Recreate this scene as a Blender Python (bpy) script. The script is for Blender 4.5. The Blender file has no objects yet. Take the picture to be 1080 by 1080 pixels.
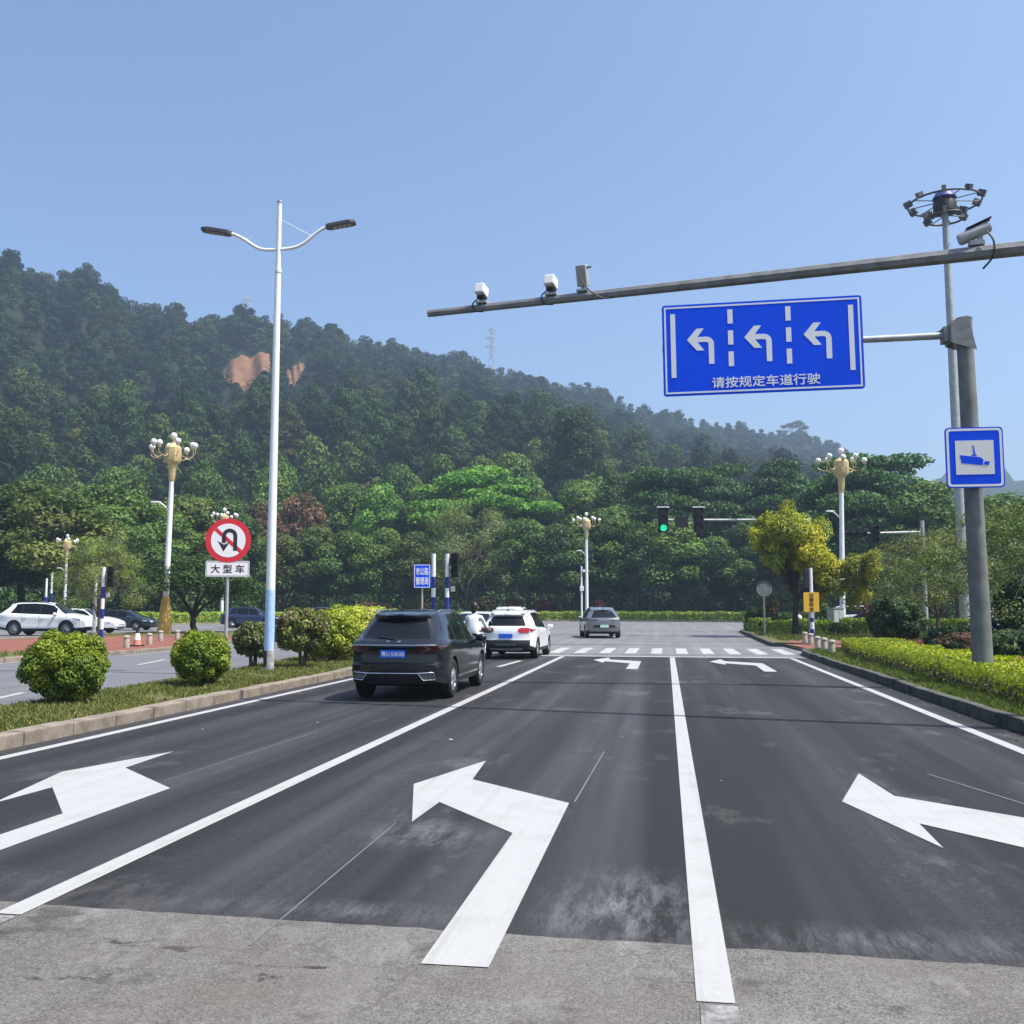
import bpy, bmesh, math, random
import numpy as np
from mathutils import Vector, Matrix

SC = bpy.context.scene
COL = SC.collection
R = math.radians

# ---------------------------------------------------------------- camera, sky, sun, exposure
CAM_H, YAW, PITCH, FPX = 1.6, R(8.92), R(5.547), 1040.0
cam_data = bpy.data.cameras.new('camera')
cam_data.sensor_width = 36.0
cam_data.lens = 36.0 * FPX / 1080.0
cam_data.clip_end = 6000.0
cam = bpy.data.objects.new('camera', cam_data)
cam.location = (0, 0, CAM_H)
cam.rotation_euler = (R(90) + PITCH, 0, YAW)
COL.objects.link(cam)
SC.camera = cam

SUN_EL, SUN_AZ = R(60.0), R(100.0)          # azimuth clockwise from +Y (road direction): from the right, a little ahead
world = bpy.data.worlds.new('World')
SC.world = world
world.use_nodes = True
wn = world.node_tree
wn.nodes.clear()
sky = wn.nodes.new('ShaderNodeTexSky')
sky.sky_type = 'NISHITA'
sky.sun_disc = False
sky.sun_elevation = SUN_EL
sky.sun_rotation = SUN_AZ
sky.altitude = 0
sky.air_density = 1.0
sky.dust_density = 3.4
sky.ozone_density = 5.5
bg = wn.nodes.new('ShaderNodeBackground')
bg.inputs['Strength'].default_value = 0.15
wo = wn.nodes.new('ShaderNodeOutputWorld')
wn.links.new(sky.outputs[0], bg.inputs[0])
wn.links.new(bg.outputs[0], wo.inputs[0])

sd = bpy.data.lights.new('sun', 'SUN')
sd.energy = 4.6
sd.angle = R(0.5)
sd.color = (1.0, 0.955, 0.88)
sun = bpy.data.objects.new('sun', sd)
sv = Vector((math.sin(SUN_AZ) * math.cos(SUN_EL), math.cos(SUN_AZ) * math.cos(SUN_EL), math.sin(SUN_EL)))
sun.rotation_euler = sv.to_track_quat('Z', 'Y').to_euler()
sun.location = sv * 60
COL.objects.link(sun)

SC.view_settings.view_transform = 'Standard'
SC.view_settings.look = 'None'
SC.view_settings.exposure = 0.55
SC.view_settings.gamma = 1.0
SC.render.engine = 'CYCLES'
SC.cycles.use_denoising = True
SC.cycles.max_bounces = 6
SC.cycles.transparent_max_bounces = 8
SC.cycles.volume_bounces = 0
SC.cycles.caustics_reflective = False
SC.cycles.caustics_refractive = False

HAZE_DENSITY = 0.0005

# ---------------------------------------------------------------- helpers
def _axes():
    fh = np.array([-math.sin(YAW), math.cos(YAW), 0.0])
    up = np.array([0, 0, 1.0])
    return (np.array([math.cos(YAW), math.sin(YAW), 0.0]),
            -fh * math.sin(PITCH) + up * math.cos(PITCH), fh * math.cos(PITCH) + up * math.sin(PITCH))
AXR, AXU, AXF = _axes()
def ray(px, py):
    return AXF + AXR * (px - 540) / FPX - AXU * (py - 540) / FPX
def spot(px, dist, py=640):
    """ground point seen in photo column px at horizontal distance dist"""
    d = ray(px, py); k = dist / math.hypot(d[0], d[1])
    return d[0] * k, d[1] * k
def azim(px, py=600):
    d = ray(px, py); return math.degrees(math.atan2(d[0], d[1]))
def zat(py, dist, px=540):
    d = ray(px, py); return CAM_H + d[2] * dist / math.hypot(d[0], d[1])

def link(name, me, parent=None, loc=(0, 0, 0)):
    o = bpy.data.objects.new(name, me)
    COL.objects.link(o)
    o.location = loc
    if parent is not None:
        o.parent = parent
    return o
def tag(o, label=None, cat=None, group=None, kind=None):
    if label: o['label'] = label
    if cat: o['category'] = cat
    if group: o['group'] = group
    if kind: o['kind'] = kind
    return o
def thing(name, label, cat, loc=(0, 0, 0), rz=0.0, group=None):
    o = bpy.data.objects.new(name, None)
    COL.objects.link(o)
    o.empty_display_size = 0.2
    o.location = loc
    o.rotation_euler = (0, 0, rz)
    return tag(o, label, cat, group)
def copy_tree(o, parent=None):
    c = o.copy()
    COL.objects.link(c)
    if parent is not None:
        c.parent = parent
    for ch in [x for x in bpy.data.objects if x.parent == o]:
        copy_tree(ch, c)
    return c

class MB:
    """collects shapes and links them as one mesh object"""
    def __init__(s):
        s.v, s.f, s.m = [], [], []
    def add(s, vs, fs, m=0):
        b = len(s.v)
        s.v += [tuple(v) for v in vs]
        s.f += [tuple(b + i for i in f) for f in fs]
        s.m += [m] * len(fs)
        return s
    def box(s, c, d, rz=0.0, m=0, rx=0.0, ry=0.0):
        M = Matrix.Translation(c) @ Matrix.Rotation(rz, 4, 'Z') @ Matrix.Rotation(ry, 4, 'Y') @ Matrix.Rotation(rx, 4, 'X')
        hx, hy, hz = d[0] / 2, d[1] / 2, d[2] / 2
        vs = [M @ Vector((x, y, z)) for x in (-hx, hx) for y in (-hy, hy) for z in (-hz, hz)]
        return s.add(vs, [(0, 1, 3, 2), (4, 6, 7, 5), (0, 4, 5, 1), (2, 3, 7, 6), (0, 2, 6, 4), (1, 5, 7, 3)], m)
    def tube(s, pts, rad, n=10, m=0, caps=True):
        pts = [Vector(p) for p in pts]
        if not hasattr(rad, '__len__'):
            rad = [rad] * len(pts)
        rings = []
        t0 = (pts[1] - pts[0]).normalized()
        ref = Vector((0, 0, 1)) if abs(t0.z) < 0.9 else Vector((1, 0, 0))
        u = t0.cross(ref).normalized()
        vs = []
        for i, p in enumerate(pts):
            t = (pts[min(i + 1, len(pts) - 1)] - pts[max(i - 1, 0)]).normalized()
            u = (u - t * u.dot(t)).normalized()
            w = t.cross(u)
            for k in range(n):
                a = 2 * math.pi * k / n
                vs.append(p + (u * math.cos(a) + w * math.sin(a)) * rad[i])
        fs = []
        for i in range(len(pts) - 1):
            for k in range(n):
                k2 = (k + 1) % n
                fs.append((i * n + k, i * n + k2, (i + 1) * n + k2, (i + 1) * n + k))
        if caps:
            fs.append(tuple(range(n - 1, -1, -1)))
            fs.append(tuple((len(pts) - 1) * n + k for k in range(n)))
        return s.add(vs, fs, m)
    def lathe(s, prof, c=(0, 0, 0), n=16, m=0, mats=None):
        """prof: (radius, z) from bottom to top"""
        vs, fs, ms = [], [], []
        for r, z in prof:
            for k in range(n):
                a = 2 * math.pi * k / n
                vs.append((c[0] + r * math.cos(a), c[1] + r * math.sin(a), c[2] + z))
        for i in range(len(prof) - 1):
            for k in range(n):
                k2 = (k + 1) % n
                fs.append((i * n + k, i * n + k2, (i + 1) * n + k2, (i + 1) * n + k))
                ms.append(mats[i] if mats else m)
        fs.append(tuple(range(n - 1, -1, -1))); ms.append(mats[0] if mats else m)
        fs.append(tuple((len(prof) - 1) * n + k for k in range(n))); ms.append(mats[-1] if mats else m)
        b = len(s.v)
        s.v += vs; s.f += [tuple(b + i for i in f) for f in fs]; s.m += ms
        return s
    def ball(s, c, r, n=12, m=0, sz=1.0):
        k = n // 2
        prof = [(max(1e-4, r * math.sin(math.pi * i / k)), -r * sz * math.cos(math.pi * i / k)) for i in range(k + 1)]
        return s.lathe(prof, c, n, m)
    def prism(s, poly, z0, z1, m=0, mtop=None):
        n = len(poly)
        a = sum(poly[i][0] * poly[(i + 1) % n][1] - poly[(i + 1) % n][0] * poly[i][1] for i in range(n))
        if a < 0: poly = poly[::-1]
        vs = [(p[0], p[1], z0) for p in poly] + [(p[0], p[1], z1) for p in poly]
        s.add(vs, [(i, (i + 1) % n, n + (i + 1) % n, n + i) for i in range(n)], m)
        s.add(vs, [tuple(range(n - 1, -1, -1))], m)
        s.add(vs, [tuple(range(n, 2 * n))], m if mtop is None else mtop)
        return s
    def plate(s, poly, y0, y1, m=0, org=(0, 0, 0)):
        """poly in (x, z), thickness along y (front face at y0, looking towards -y)"""
        n = len(poly)
        a = sum(poly[i][0] * poly[(i + 1) % n][1] - poly[(i + 1) % n][0] * poly[i][1] for i in range(n))
        if a < 0: poly = poly[::-1]
        vs = [(org[0] + p[0], org[1] + y0, org[2] + p[1]) for p in poly] + [(org[0] + p[0], org[1] + y1, org[2] + p[1]) for p in poly]
        fs = [tuple(range(n)), tuple(range(2 * n - 1, n - 1, -1))]
        fs += [((i + 1) % n, i, n + i, n + (i + 1) % n) for i in range(n)]
        return s.add(vs, fs, m)
    def build(s, name, mats, parent=None, smooth=None, loc=(0, 0, 0), bevel=0.0):
        me = bpy.data.meshes.new(name)
        me.from_pydata(s.v, [], s.f)
        if not isinstance(mats, (list, tuple)): mats = [mats]
        for m in mats: me.materials.append(m)
        me.polygons.foreach_set('material_index', s.m)
        if bevel:
            bm = bmesh.new(); bm.from_mesh(me)
            bmesh.ops.remove_doubles(bm, verts=bm.verts, dist=1e-5)
            ed = [e for e in bm.edges if len(e.link_faces) == 2 and e.calc_face_angle(0) > 0.6]
            bmesh.ops.bevel(bm, geom=ed, offset=bevel, segments=2, affect='EDGES', profile=0.6, clamp_overlap=True)
            bm.to_mesh(me); bm.free()
        me.update()
        if smooth is not None:
            me.polygons.foreach_set('use_smooth', [True] * len(me.polygons))
            me.set_sharp_from_angle(angle=R(smooth))
        return link(name, me, parent, loc)

def round_rect(w, h, r, n=5, cx=0, cz=0):
    pts = []
    for sx, sz, a0 in ((1, -1, -90), (1, 1, 0), (-1, 1, 90), (-1, -1, 180)):
        for k in range(n + 1):
            a = R(a0 + 90 * k / n)
            pts.append((cx + sx * (w / 2 - r) + r * math.cos(a), cz + sz * (h / 2 - r) + r * math.sin(a)))
    return pts

def text_faces(body):
    cu = bpy.data.curves.new('lettering', 'FONT')
    cu.body = body; cu.size = 1.0; cu.resolution_u = 3
    cu.align_x = 'CENTER'; cu.align_y = 'CENTER'; cu.extrude = 0.002
    o = bpy.data.objects.new('lettering', cu); COL.objects.link(o)
    dg = bpy.context.evaluated_depsgraph_get()
    me = bpy.data.meshes.new_from_object(o.evaluated_get(dg))
    vs = [tuple(v.co) for v in me.vertices]; fs = [tuple(p.vertices) for p in me.polygons]
    bpy.data.objects.remove(o); bpy.data.meshes.remove(me); bpy.data.curves.remove(cu)
    return vs, fs
def put_text(mb, body, w, h, cx, cz, y, m=0, bold=0.012, depth=0.004):
    """lettering filling a w x h box centred on (cx, cz), facing -y, its front at y"""
    vs, fs = text_faces(body)
    if not vs: return
    a = np.array(vs); lo, hi = a.min(0), a.max(0)
    sx, sz = w / (hi[0] - lo[0]), h / (hi[1] - lo[1])
    for q, (ox, oz) in enumerate(((0, 0), (1, 0), (-1, 0), (0, 1), (0, -1))):   # overlaid strokes make the characters bold
      out = [(cx + ox * bold * sx + (v[0] - (lo[0] + hi[0]) / 2) * sx, y - q * 0.0004 + (0 if v[2] > 0 else depth), cz + oz * bold * sz + (v[1] - (lo[1] + hi[1]) / 2) * sz) for v in vs]
      mb.add(out, fs, m)

# ---------------------------------------------------------------- materials
def new_mat(name):
    m = bpy.data.materials.new(name); m.use_nodes = True
    nt = m.node_tree
    return m, nt, nt.nodes['Principled BSDF']
def N(nt, typ, **kw):
    n = nt.nodes.new(typ)
    for k, v in kw.items():
        if k.startswith('i_'):
            key = k[2:]
            n.inputs[int(key) if key.isdigit() else key].default_value = v
        else: setattr(n, k, v)
    return n
def coords(nt, scale=(1, 1, 1)):
    tc = N(nt, 'ShaderNodeTexCoord'); mp = N(nt, 'ShaderNodeMapping')
    mp.inputs['Scale'].default_value = scale
    nt.links.new(tc.outputs['Object'], mp.inputs['Vector'])
    return mp.outputs['Vector']
def noise(nt, vec, scale, detail=4, rough=0.55):
    n = N(nt, 'ShaderNodeTexNoise'); n.inputs['Scale'].default_value = scale
    n.inputs['Detail'].default_value = detail; n.inputs['Roughness'].default_value = rough
    nt.links.new(vec, n.inputs['Vector'])
    return n.outputs['Fac']
def ramp(nt, fac, stops):
    r = N(nt, 'ShaderNodeValToRGB'); e = r.color_ramp.elements
    while len(e) < len(stops): e.new(0.5)
    for i, (p, c) in enumerate(stops):
        e[i].position = p
        e[i].color = (c, c, c, 1) if not hasattr(c, '__len__') else (*c, 1)
    nt.links.new(fac, r.inputs['Fac'])
    return r.outputs['Color']
def mix(nt, fac, a, b, mode='MIX'):
    n = N(nt, 'ShaderNodeMix', data_type='RGBA', blend_type=mode)
    for idx, val in ((0, fac), (6, a), (7, b)):
        if hasattr(val, 'links') or isinstance(val, bpy.types.NodeSocket): nt.links.new(val, n.inputs[idx])
        elif idx == 0: n.inputs[0].default_value = val
        else: n.inputs[idx].default_value = (*val, 1)
    return n.outputs[2]
def bump(nt, bs, height, strength, dist=0.02):
    b = N(nt, 'ShaderNodeBump'); b.inputs['Strength'].default_value = strength; b.inputs['Distance'].default_value = dist
    nt.links.new(height, b.inputs['Height']); nt.links.new(b.outputs['Normal'], bs.inputs['Normal'])
def plain(name, col, rough=0.5, metal=0.0, spec=0.5, coat=0.0, var=0.0, vs=3.0, dirt=None):
    m, nt, bs = new_mat(name)
    bs.inputs['Base Color'].default_value = (*col, 1)
    bs.inputs['Roughness'].default_value = rough
    bs.inputs['Metallic'].default_value = metal
    bs.inputs['Specular IOR Level'].default_value = spec
    bs.inputs['Coat Weight'].default_value = coat
    bs.inputs['Coat Roughness'].default_value = 0.04
    if var or dirt:
        v = coords(nt)
        f = noise(nt, v, vs, 6, 0.65)
        d = dirt or tuple(c * (1 - var) for c in col)
        c = mix(nt, ramp(nt, f, [(0.42, 0.0), (0.72, 1.0)]), col, d)
        nt.links.new(c, bs.inputs['Base Color'])
    return m
def emit(name, col, strength):
    m, nt, bs = new_mat(name)
    bs.inputs['Base Color'].default_value = (*col, 1)
    bs.inputs['Emission Color'].default_value = (*col, 1)
    bs.inputs['Emission Strength'].default_value = strength
    return m

def asphalt(name, base, tint, grain, tracks=0.0, dust=0.0, stains=0.0, patch=0.0, seam_dust=0.0, powder=False, dark=False, blots=False):
    m, nt, bs = new_mat(name)
    v = coords(nt)
    big = noise(nt, v, 0.35, 5, 0.6)
    fine = noise(nt, v, 95.0, 3, 0.75)
    mid = noise(nt, v, 14.0, 5, 0.7)
    lo, hi = tuple(base * (1 - grain) * t for t in tint), tuple(base * (1 + grain) * t for t in tint)
    c = mix(nt, ramp(nt, fine, [(0.36, 0.0), (0.64, 1.0)]), lo, hi)
    c = mix(nt, 0.5, c, ramp(nt, mid, [(0.3, 0.3), (0.7, 0.72)]), 'OVERLAY')
    c = mix(nt, 0.5, c, ramp(nt, big, [(0.3, 0.36), (0.7, 0.64)]), 'OVERLAY')
    if tracks:
        tv = coords(nt, (1.1, 0.025, 1))
        tr = noise(nt, tv, 1.6, 4, 0.6)
        c = mix(nt, ramp(nt, tr, [(0.46, 0.0), (0.72, tracks)]), c, tuple(base * 2.5 * t for t in tint))
        tv2 = coords(nt, (9.0, 0.05, 1))
        t2 = noise(nt, tv2, 1.5, 5, 0.65)
        c = mix(nt, ramp(nt, t2, [(0.5, 0.0), (0.8, tracks * 0.6)]), c, tuple(base * 1.9 * t for t in tint))
    if dark:
        t3 = noise(nt, coords(nt, (0.8, 0.02, 1)), 1.3, 3, 0.55)
        c = mix(nt, ramp(nt, t3, [(0.42, 0.85), (0.60, 0.0)]), c, tuple(base * 0.42 * t for t in tint))
    if powder:
        for (qx, qy, rx_, ry_, s_) in ((-0.25, 5.5, 0.55, 0.95, 0.85), (-1.75, 7.0, 0.55, 0.55, 0.7), (-4.9, 5.5, 1.5, 0.35, 0.6), (1.0, 5.1, 1.3, 0.35, 0.5), (3.3, 9.2, 0.35, 1.1, 0.7), (-1.6, 5.2, 1.4, 0.22, 0.5)):
            mp = N(nt, 'ShaderNodeMapping'); mp.inputs['Location'].default_value = (-qx / rx_, -qy / ry_, 0); mp.inputs['Scale'].default_value = (1 / rx_, 1 / ry_, 0)
            nt.links.new(v, mp.inputs['Vector'])
            ln = N(nt, 'ShaderNodeVectorMath', operation='LENGTH'); nt.links.new(mp.outputs[0], ln.inputs[0])
            fall = ramp(nt, ln.outputs['Value'], [(0.1, s_), (1.0, 0.0)])
            grit = ramp(nt, noise(nt, coords(nt, (4.5, 1.0, 1)), 1.6, 9, 0.82), [(0.44, 0.0), (0.74, 0.85)])
            mm = N(nt, 'ShaderNodeMath', operation='MULTIPLY'); nt.links.new(fall, mm.inputs[0]); nt.links.new(grit, mm.inputs[1])
            c = mix(nt, mm.outputs[0], c, (0.33, 0.33, 0.34))
    if blots:
        for (qx, qy, rx_, ry_, s_) in ((-2.62, 4.55, 0.33, 0.12, 0.9), (-2.3, 4.5, 0.2, 0.1, 0.8), (-1.75, 4.22, 0.22, 0.10, 0.95), (-1.78, 4.36, 0.3, 0.05, 0.9), (-1.55, 4.38, 0.12, 0.05, 0.9), (-1.2, 4.3, 0.16, 0.05, 0.8), (-2.6, 4.1, 0.5, 0.12, 0.7), (0.9, 4.3, 0.3, 0.15, 0.5), (-3.4, 4.6, 0.3, 0.15, 0.6)):
            mp = N(nt, 'ShaderNodeMapping'); mp.inputs['Location'].default_value = (-qx / rx_, -qy / ry_, 0); mp.inputs['Scale'].default_value = (1 / rx_, 1 / ry_, 0)
            nt.links.new(v, mp.inputs['Vector'])
            ln = N(nt, 'ShaderNodeVectorMath', operation='LENGTH'); nt.links.new(mp.outputs[0], ln.inputs[0])
            fall = ramp(nt, ln.outputs['Value'], [(0.0, 0.5), (1.7, 0.0)])
            ad = N(nt, 'ShaderNodeMath', operation='ADD'); nt.links.new(fall, ad.inputs[0]); nt.links.new(ramp(nt, noise(nt, coords(nt, (1.0, 1.7, 1)), 8.5, 9, 0.82), [(0.36, 0.0), (0.66, 1.0)]), ad.inputs[1])
            c = mix(nt, ramp(nt, ad.outputs[0], [(0.88, 0.0), (0.98, s_)]), c, (0.020, 0.018, 0.012))
        warm = ramp(nt, noise(nt, coords(nt, (1.0, 1.0, 1)), 0.9, 7, 0.7), [(0.42, 0.0), (0.66, 0.45)])
        c = mix(nt, warm, c, (0.115, 0.098, 0.078))
        pale = ramp(nt, noise(nt, coords(nt, (1.3, 0.8, 1)), 1.7, 7, 0.75), [(0.55, 0.0), (0.72, 0.7)])
        c = mix(nt, pale, c, (0.26, 0.25, 0.24))
    if dust:
        tv = coords(nt, (0.9, 0.42, 1))
        d1 = noise(nt, tv, 0.85, 6, 0.72)
        c = mix(nt, ramp(nt, d1, [(0.56, 0.0), (0.78, dust)]), c, (0.30, 0.29, 0.28))
    if seam_dust:
        sx = N(nt, 'ShaderNodeSeparateXYZ'); nt.links.new(v, sx.inputs[0])
        mr = N(nt, 'ShaderNodeMapRange'); mr.inputs['From Min'].default_value = 9.5; mr.inputs['From Max'].default_value = 4.6; mr.inputs['To Max'].default_value = seam_dust
        nt.links.new(sx.outputs['Y'], mr.inputs['Value'])
        tv = coords(nt, (0.7, 1.3, 1)); d2 = ramp(nt, noise(nt, tv, 1.1, 8, 0.75), [(0.50, 0.0), (0.72, 1.0)])
        mm = N(nt, 'ShaderNodeMath', operation='MULTIPLY'); nt.links.new(mr.outputs[0], mm.inputs[0]); nt.links.new(d2, mm.inputs[1])
        c = mix(nt, mm.outputs[0], c, (0.26, 0.26, 0.26))
    if patch:
        tv = coords(nt, (0.06, 0.3, 1))
        d1 = noise(nt, tv, 1.2, 4, 0.6)
        c = mix(nt, ramp(nt, d1, [(0.52, 0.0), (0.66, patch)]), c, (0.05, 0.05, 0.055))
    if stains:
        tv = coords(nt, (1.0, 1.3, 1))
        d1 = noise(nt, tv, 1.35, 8, 0.7)
        c = mix(nt, ramp(nt, d1, [(0.57, 0.0), (0.64, stains)]), c, (0.035, 0.03, 0.022))
        vo = N(nt, 'ShaderNodeTexVoronoi', feature='DISTANCE_TO_EDGE'); vo.inputs['Scale'].default_value = 0.33
        wob = N(nt, 'ShaderNodeVectorMath', operation='ADD')
        nn = N(nt, 'ShaderNodeTexNoise'); nn.inputs['Scale'].default_value = 2.2; nn.inputs['Detail'].default_value = 6
        nt.links.new(v, nn.inputs['Vector']); nt.links.new(nn.outputs['Color'], wob.inputs[0]); nt.links.new(v, wob.inputs[1])
        nt.links.new(wob.outputs[0], vo.inputs['Vector'])
        c = mix(nt, ramp(nt, vo.outputs['Distance'], [(0.0, 0.4), (0.008, 0.0)]), c, (0.07, 0.06, 0.05))
    nt.links.new(c, bs.inputs['Base Color'])
    bs.inputs['Roughness'].default_value = 0.82
    bs.inputs['Specular IOR Level'].default_value = 0.35
    bump(nt, bs, fine, 0.55, 0.012)
    return m

def ground_mat(name, a, b, c2, scale=1.2, rough=0.95):
    m, nt, bs = new_mat(name)
    v = coords(nt)
    f1, f2 = noise(nt, v, scale, 6, 0.7), noise(nt, v, scale * 14, 4, 0.7)
    c = mix(nt, ramp(nt, f1, [(0.4, 0.0), (0.62, 1.0)]), a, b)
    c = mix(nt, ramp(nt, f2, [(0.42, 0.0), (0.7, 0.8)]), c, c2)
    nt.links.new(c, bs.inputs['Base Color'])
    bs.inputs['Roughness'].default_value = rough
    bs.inputs['Specular IOR Level'].default_value = 0.1
    bump(nt, bs, f2, 0.8, 0.05)
    return m

def leaf_mat(name, trans=0.28, spec=0.25, rough=0.55):
    m, nt, bs = new_mat(name)
    at = N(nt, 'ShaderNodeAttribute', attribute_name='tint')
    oi = N(nt, 'ShaderNodeObjectInfo')
    hs = N(nt, 'ShaderNodeHueSaturation')
    mr = N(nt, 'ShaderNodeMapRange'); mr.inputs['To Min'].default_value = 0.78; mr.inputs['To Max'].default_value = 1.22
    nt.links.new(oi.outputs['Random'], mr.inputs['Value'])
    nt.links.new(mr.outputs['Result'], hs.inputs['Value'])
    nt.links.new(at.outputs['Color'], hs.inputs['Color'])
    nt.links.new(hs.outputs['Color'], bs.inputs['Base Color'])
    bs.inputs['Roughness'].default_value = rough
    bs.inputs['Specular IOR Level'].default_value = spec
    tr = N(nt, 'ShaderNodeBsdfTranslucent')
    warm = mix(nt, 1.0, hs.outputs['Color'], (1.0, 1.15, 0.45), 'MULTIPLY')
    nt.links.new(warm, tr.inputs['Color'])
    ms = N(nt, 'ShaderNodeMixShader'); ms.inputs[0].default_value = trans
    nt.links.new(bs.outputs[0], ms.inputs[1]); nt.links.new(tr.outputs[0], ms.inputs[2])
    nt.links.new(ms.outputs[0], nt.nodes['Material Output'].inputs['Surface'])
    return m

M = {}
M['asphalt_new'] = asphalt('new dark asphalt', 0.0285, (1.0, 0.99, 1.08), 0.6, tracks=0.8, dust=0.35, powder=True, dark=True)
M['asphalt_old'] = asphalt('old pale asphalt', 0.125, (1.06, 1.0, 0.93), 0.6, stains=0.55, tracks=0.2, blots=True)
M['asphalt_mid'] = asphalt('worn grey asphalt', 0.15, (1.0, 1.0, 1.02), 0.3, tracks=0.2, patch=0.55)
M['asphalt_side'] = asphalt('side road asphalt', 0.13, (0.98, 1.0, 1.05), 0.3, tracks=0.25)
def paint_mat(name, col, worn, wear_col, broken=False):
    m, nt, bs = new_mat(name)
    v = coords(nt)
    a = noise(nt, v, 26.0, 6, 0.75); b = noise(nt, v, 2.2, 5, 0.65)
    st = noise(nt, coords(nt, (7.0, 0.12, 1)), 1.4, 6, 0.7)
    c = mix(nt, ramp(nt, a, [(0.55, 0.0), (0.75, worn)]), col, wear_col)
    c = mix(nt, ramp(nt, b, [(0.5, 0.0), (0.75, worn * 0.7)]), c, wear_col)
    nt.links.new(c, bs.inputs['Base Color'])
    if broken: c = mix(nt, ramp(nt, noise(nt, v, 7.0, 8, 0.75), [(0.44, 0.0), (0.56, 0.95)]), c, wear_col)
    c = mix(nt, ramp(nt, st, [(0.52, 0.0), (0.78, worn * 0.9)]), c, wear_col)
    nt.links.new(c, bs.inputs['Base Color'])
    bs.inputs['Roughness'].default_value = 0.7
    bump(nt, bs, noise(nt, v, 90.0, 3, 0.7), 0.35, 0.008)
    return m
M['paint'] = paint_mat('fresh white road paint', (0.375, 0.375, 0.365), 0.55, (0.22, 0.215, 0.21))
M['paint_worn'] = paint_mat('worn road paint', (0.40, 0.40, 0.39), 0.9, (0.16, 0.155, 0.15))
M['paint_broken'] = paint_mat('paint worn to scraps', (0.30, 0.295, 0.28), 1.0, (0.11, 0.104, 0.097), True)
M['paint_faint'] = paint_mat('chalk line', (0.15, 0.15, 0.15), 0.95, (0.045, 0.045, 0.048))
M['kerb'] = plain('pinkish kerb stone', (0.27, 0.225, 0.18), 0.9, spec=0.2, dirt=(0.13, 0.11, 0.075), vs=3.5)
M['kerb_dark'] = plain('shade darkened kerb stone', (0.11, 0.11, 0.095), 0.9, spec=0.2, dirt=(0.03, 0.035, 0.022), vs=3.0)  # dark tone takes in the shade on the road-facing side; blotches are random
M['grass_soil'] = ground_mat('grassy soil', (0.085, 0.10, 0.028), (0.14, 0.13, 0.05), (0.19, 0.15, 0.09), 0.9)
M['soil'] = ground_mat('leafy brown soil', (0.05, 0.045, 0.03), (0.08, 0.06, 0.045), (0.04, 0.05, 0.02), 1.0)
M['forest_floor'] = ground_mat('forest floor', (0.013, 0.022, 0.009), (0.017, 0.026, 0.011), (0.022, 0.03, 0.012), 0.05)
M['red_paving'] = ground_mat('red brick paving', (0.24, 0.095, 0.072), (0.28, 0.13, 0.10), (0.19, 0.085, 0.066), 2.0)
M['red_soil'] = ground_mat('bare orange soil', (0.215, 0.108, 0.055), (0.095, 0.05, 0.028), (0.25, 0.15, 0.088), 0.22)
M['grass'] = leaf_mat('grass blades', 0.2, 0.2)
M['leaf'] = leaf_mat('leaves', 0.25, 0.25)
M['leaf_far'] = leaf_mat('far leaves', 0.15, 0.12, 0.8)
M['leaf_glossy'] = leaf_mat('glossy shrub leaves', 0.25, 0.28, 0.5)
M['bark'] = plain('grey brown bark', (0.13, 0.105, 0.08), 0.9, spec=0.1, var=0.5, vs=6)
M['bark_dark'] = plain('dark bark', (0.05, 0.042, 0.034), 0.9, spec=0.1, var=0.5, vs=6)
M['galv'] = plain('galvanised steel', (0.42, 0.43, 0.42), 0.5, 0.35, var=0.35, vs=4)
M['post_grey'] = plain('stained grey post', (0.185, 0.195, 0.18), 0.65, 0.1, dirt=(0.10, 0.10, 0.088), vs=2.2)
M['galv_dark'] = plain('weathered steel', (0.24, 0.245, 0.24), 0.6, 0.3, var=0.45, vs=5)
M['white_pole'] = plain('white pole enamel', (0.82, 0.83, 0.83), 0.35, var=0.08)
M['pale_blue'] = plain('faded light blue band', (0.33, 0.50, 0.76), 0.5, dirt=(0.52, 0.63, 0.78), vs=9)
M['grime'] = plain('grimy pole foot', (0.42, 0.42, 0.41), 0.8, dirt=(0.10, 0.10, 0.10), vs=9)
M['sign_blue'] = plain('blue sign sheet', (0.003, 0.085, 0.86), 0.6, spec=0.12, var=0.10, vs=1.3)
M['sign_white'] = plain('white sign sheet', (0.84, 0.84, 0.83), 0.45)
M['sign_beige'] = plain('pale sign field', (0.80, 0.79, 0.74), 0.5)
M['sign_red'] = plain('red sign sheet', (0.62, 0.02, 0.03), 0.45)
M['sign_black'] = plain('black sign ink', (0.012, 0.012, 0.014), 0.5)
M['sign_yellow'] = plain('yellow sign sheet', (0.75, 0.45, 0.03), 0.5)
M['navy'] = plain('deep blue pole band', (0.01, 0.025, 0.22), 0.5)
M['black'] = plain('black plastic', (0.014, 0.014, 0.015), 0.55, spec=0.4)
M['rubber'] = plain('tyre rubber', (0.022, 0.022, 0.022), 0.85, spec=0.25)
M['dark_metal'] = plain('dark lamp housing', (0.07, 0.07, 0.075), 0.5, 0.3)
M['led'] = plain('unlit led panel', (0.22, 0.22, 0.22), 0.3)
M['camera_white'] = plain('camera housing', (0.82, 0.82, 0.81), 0.45)
M['camera_grey'] = plain('grey camera housing', (0.36, 0.37, 0.35), 0.5, 0.2)
M['gold'] = plain('gilded lamp body', (0.66, 0.51, 0.25), 0.45, 0.15, var=0.35, vs=5)
M['globe'] = plain('milk glass globe', (0.84, 0.83, 0.80), 0.25)
M['ochre'] = plain('yellow ochre wrap', (0.55, 0.34, 0.07), 0.6, var=0.3)
M['stone'] = plain('pale stone', (0.42, 0.37, 0.30), 0.85, var=0.4, vs=6)
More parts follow.
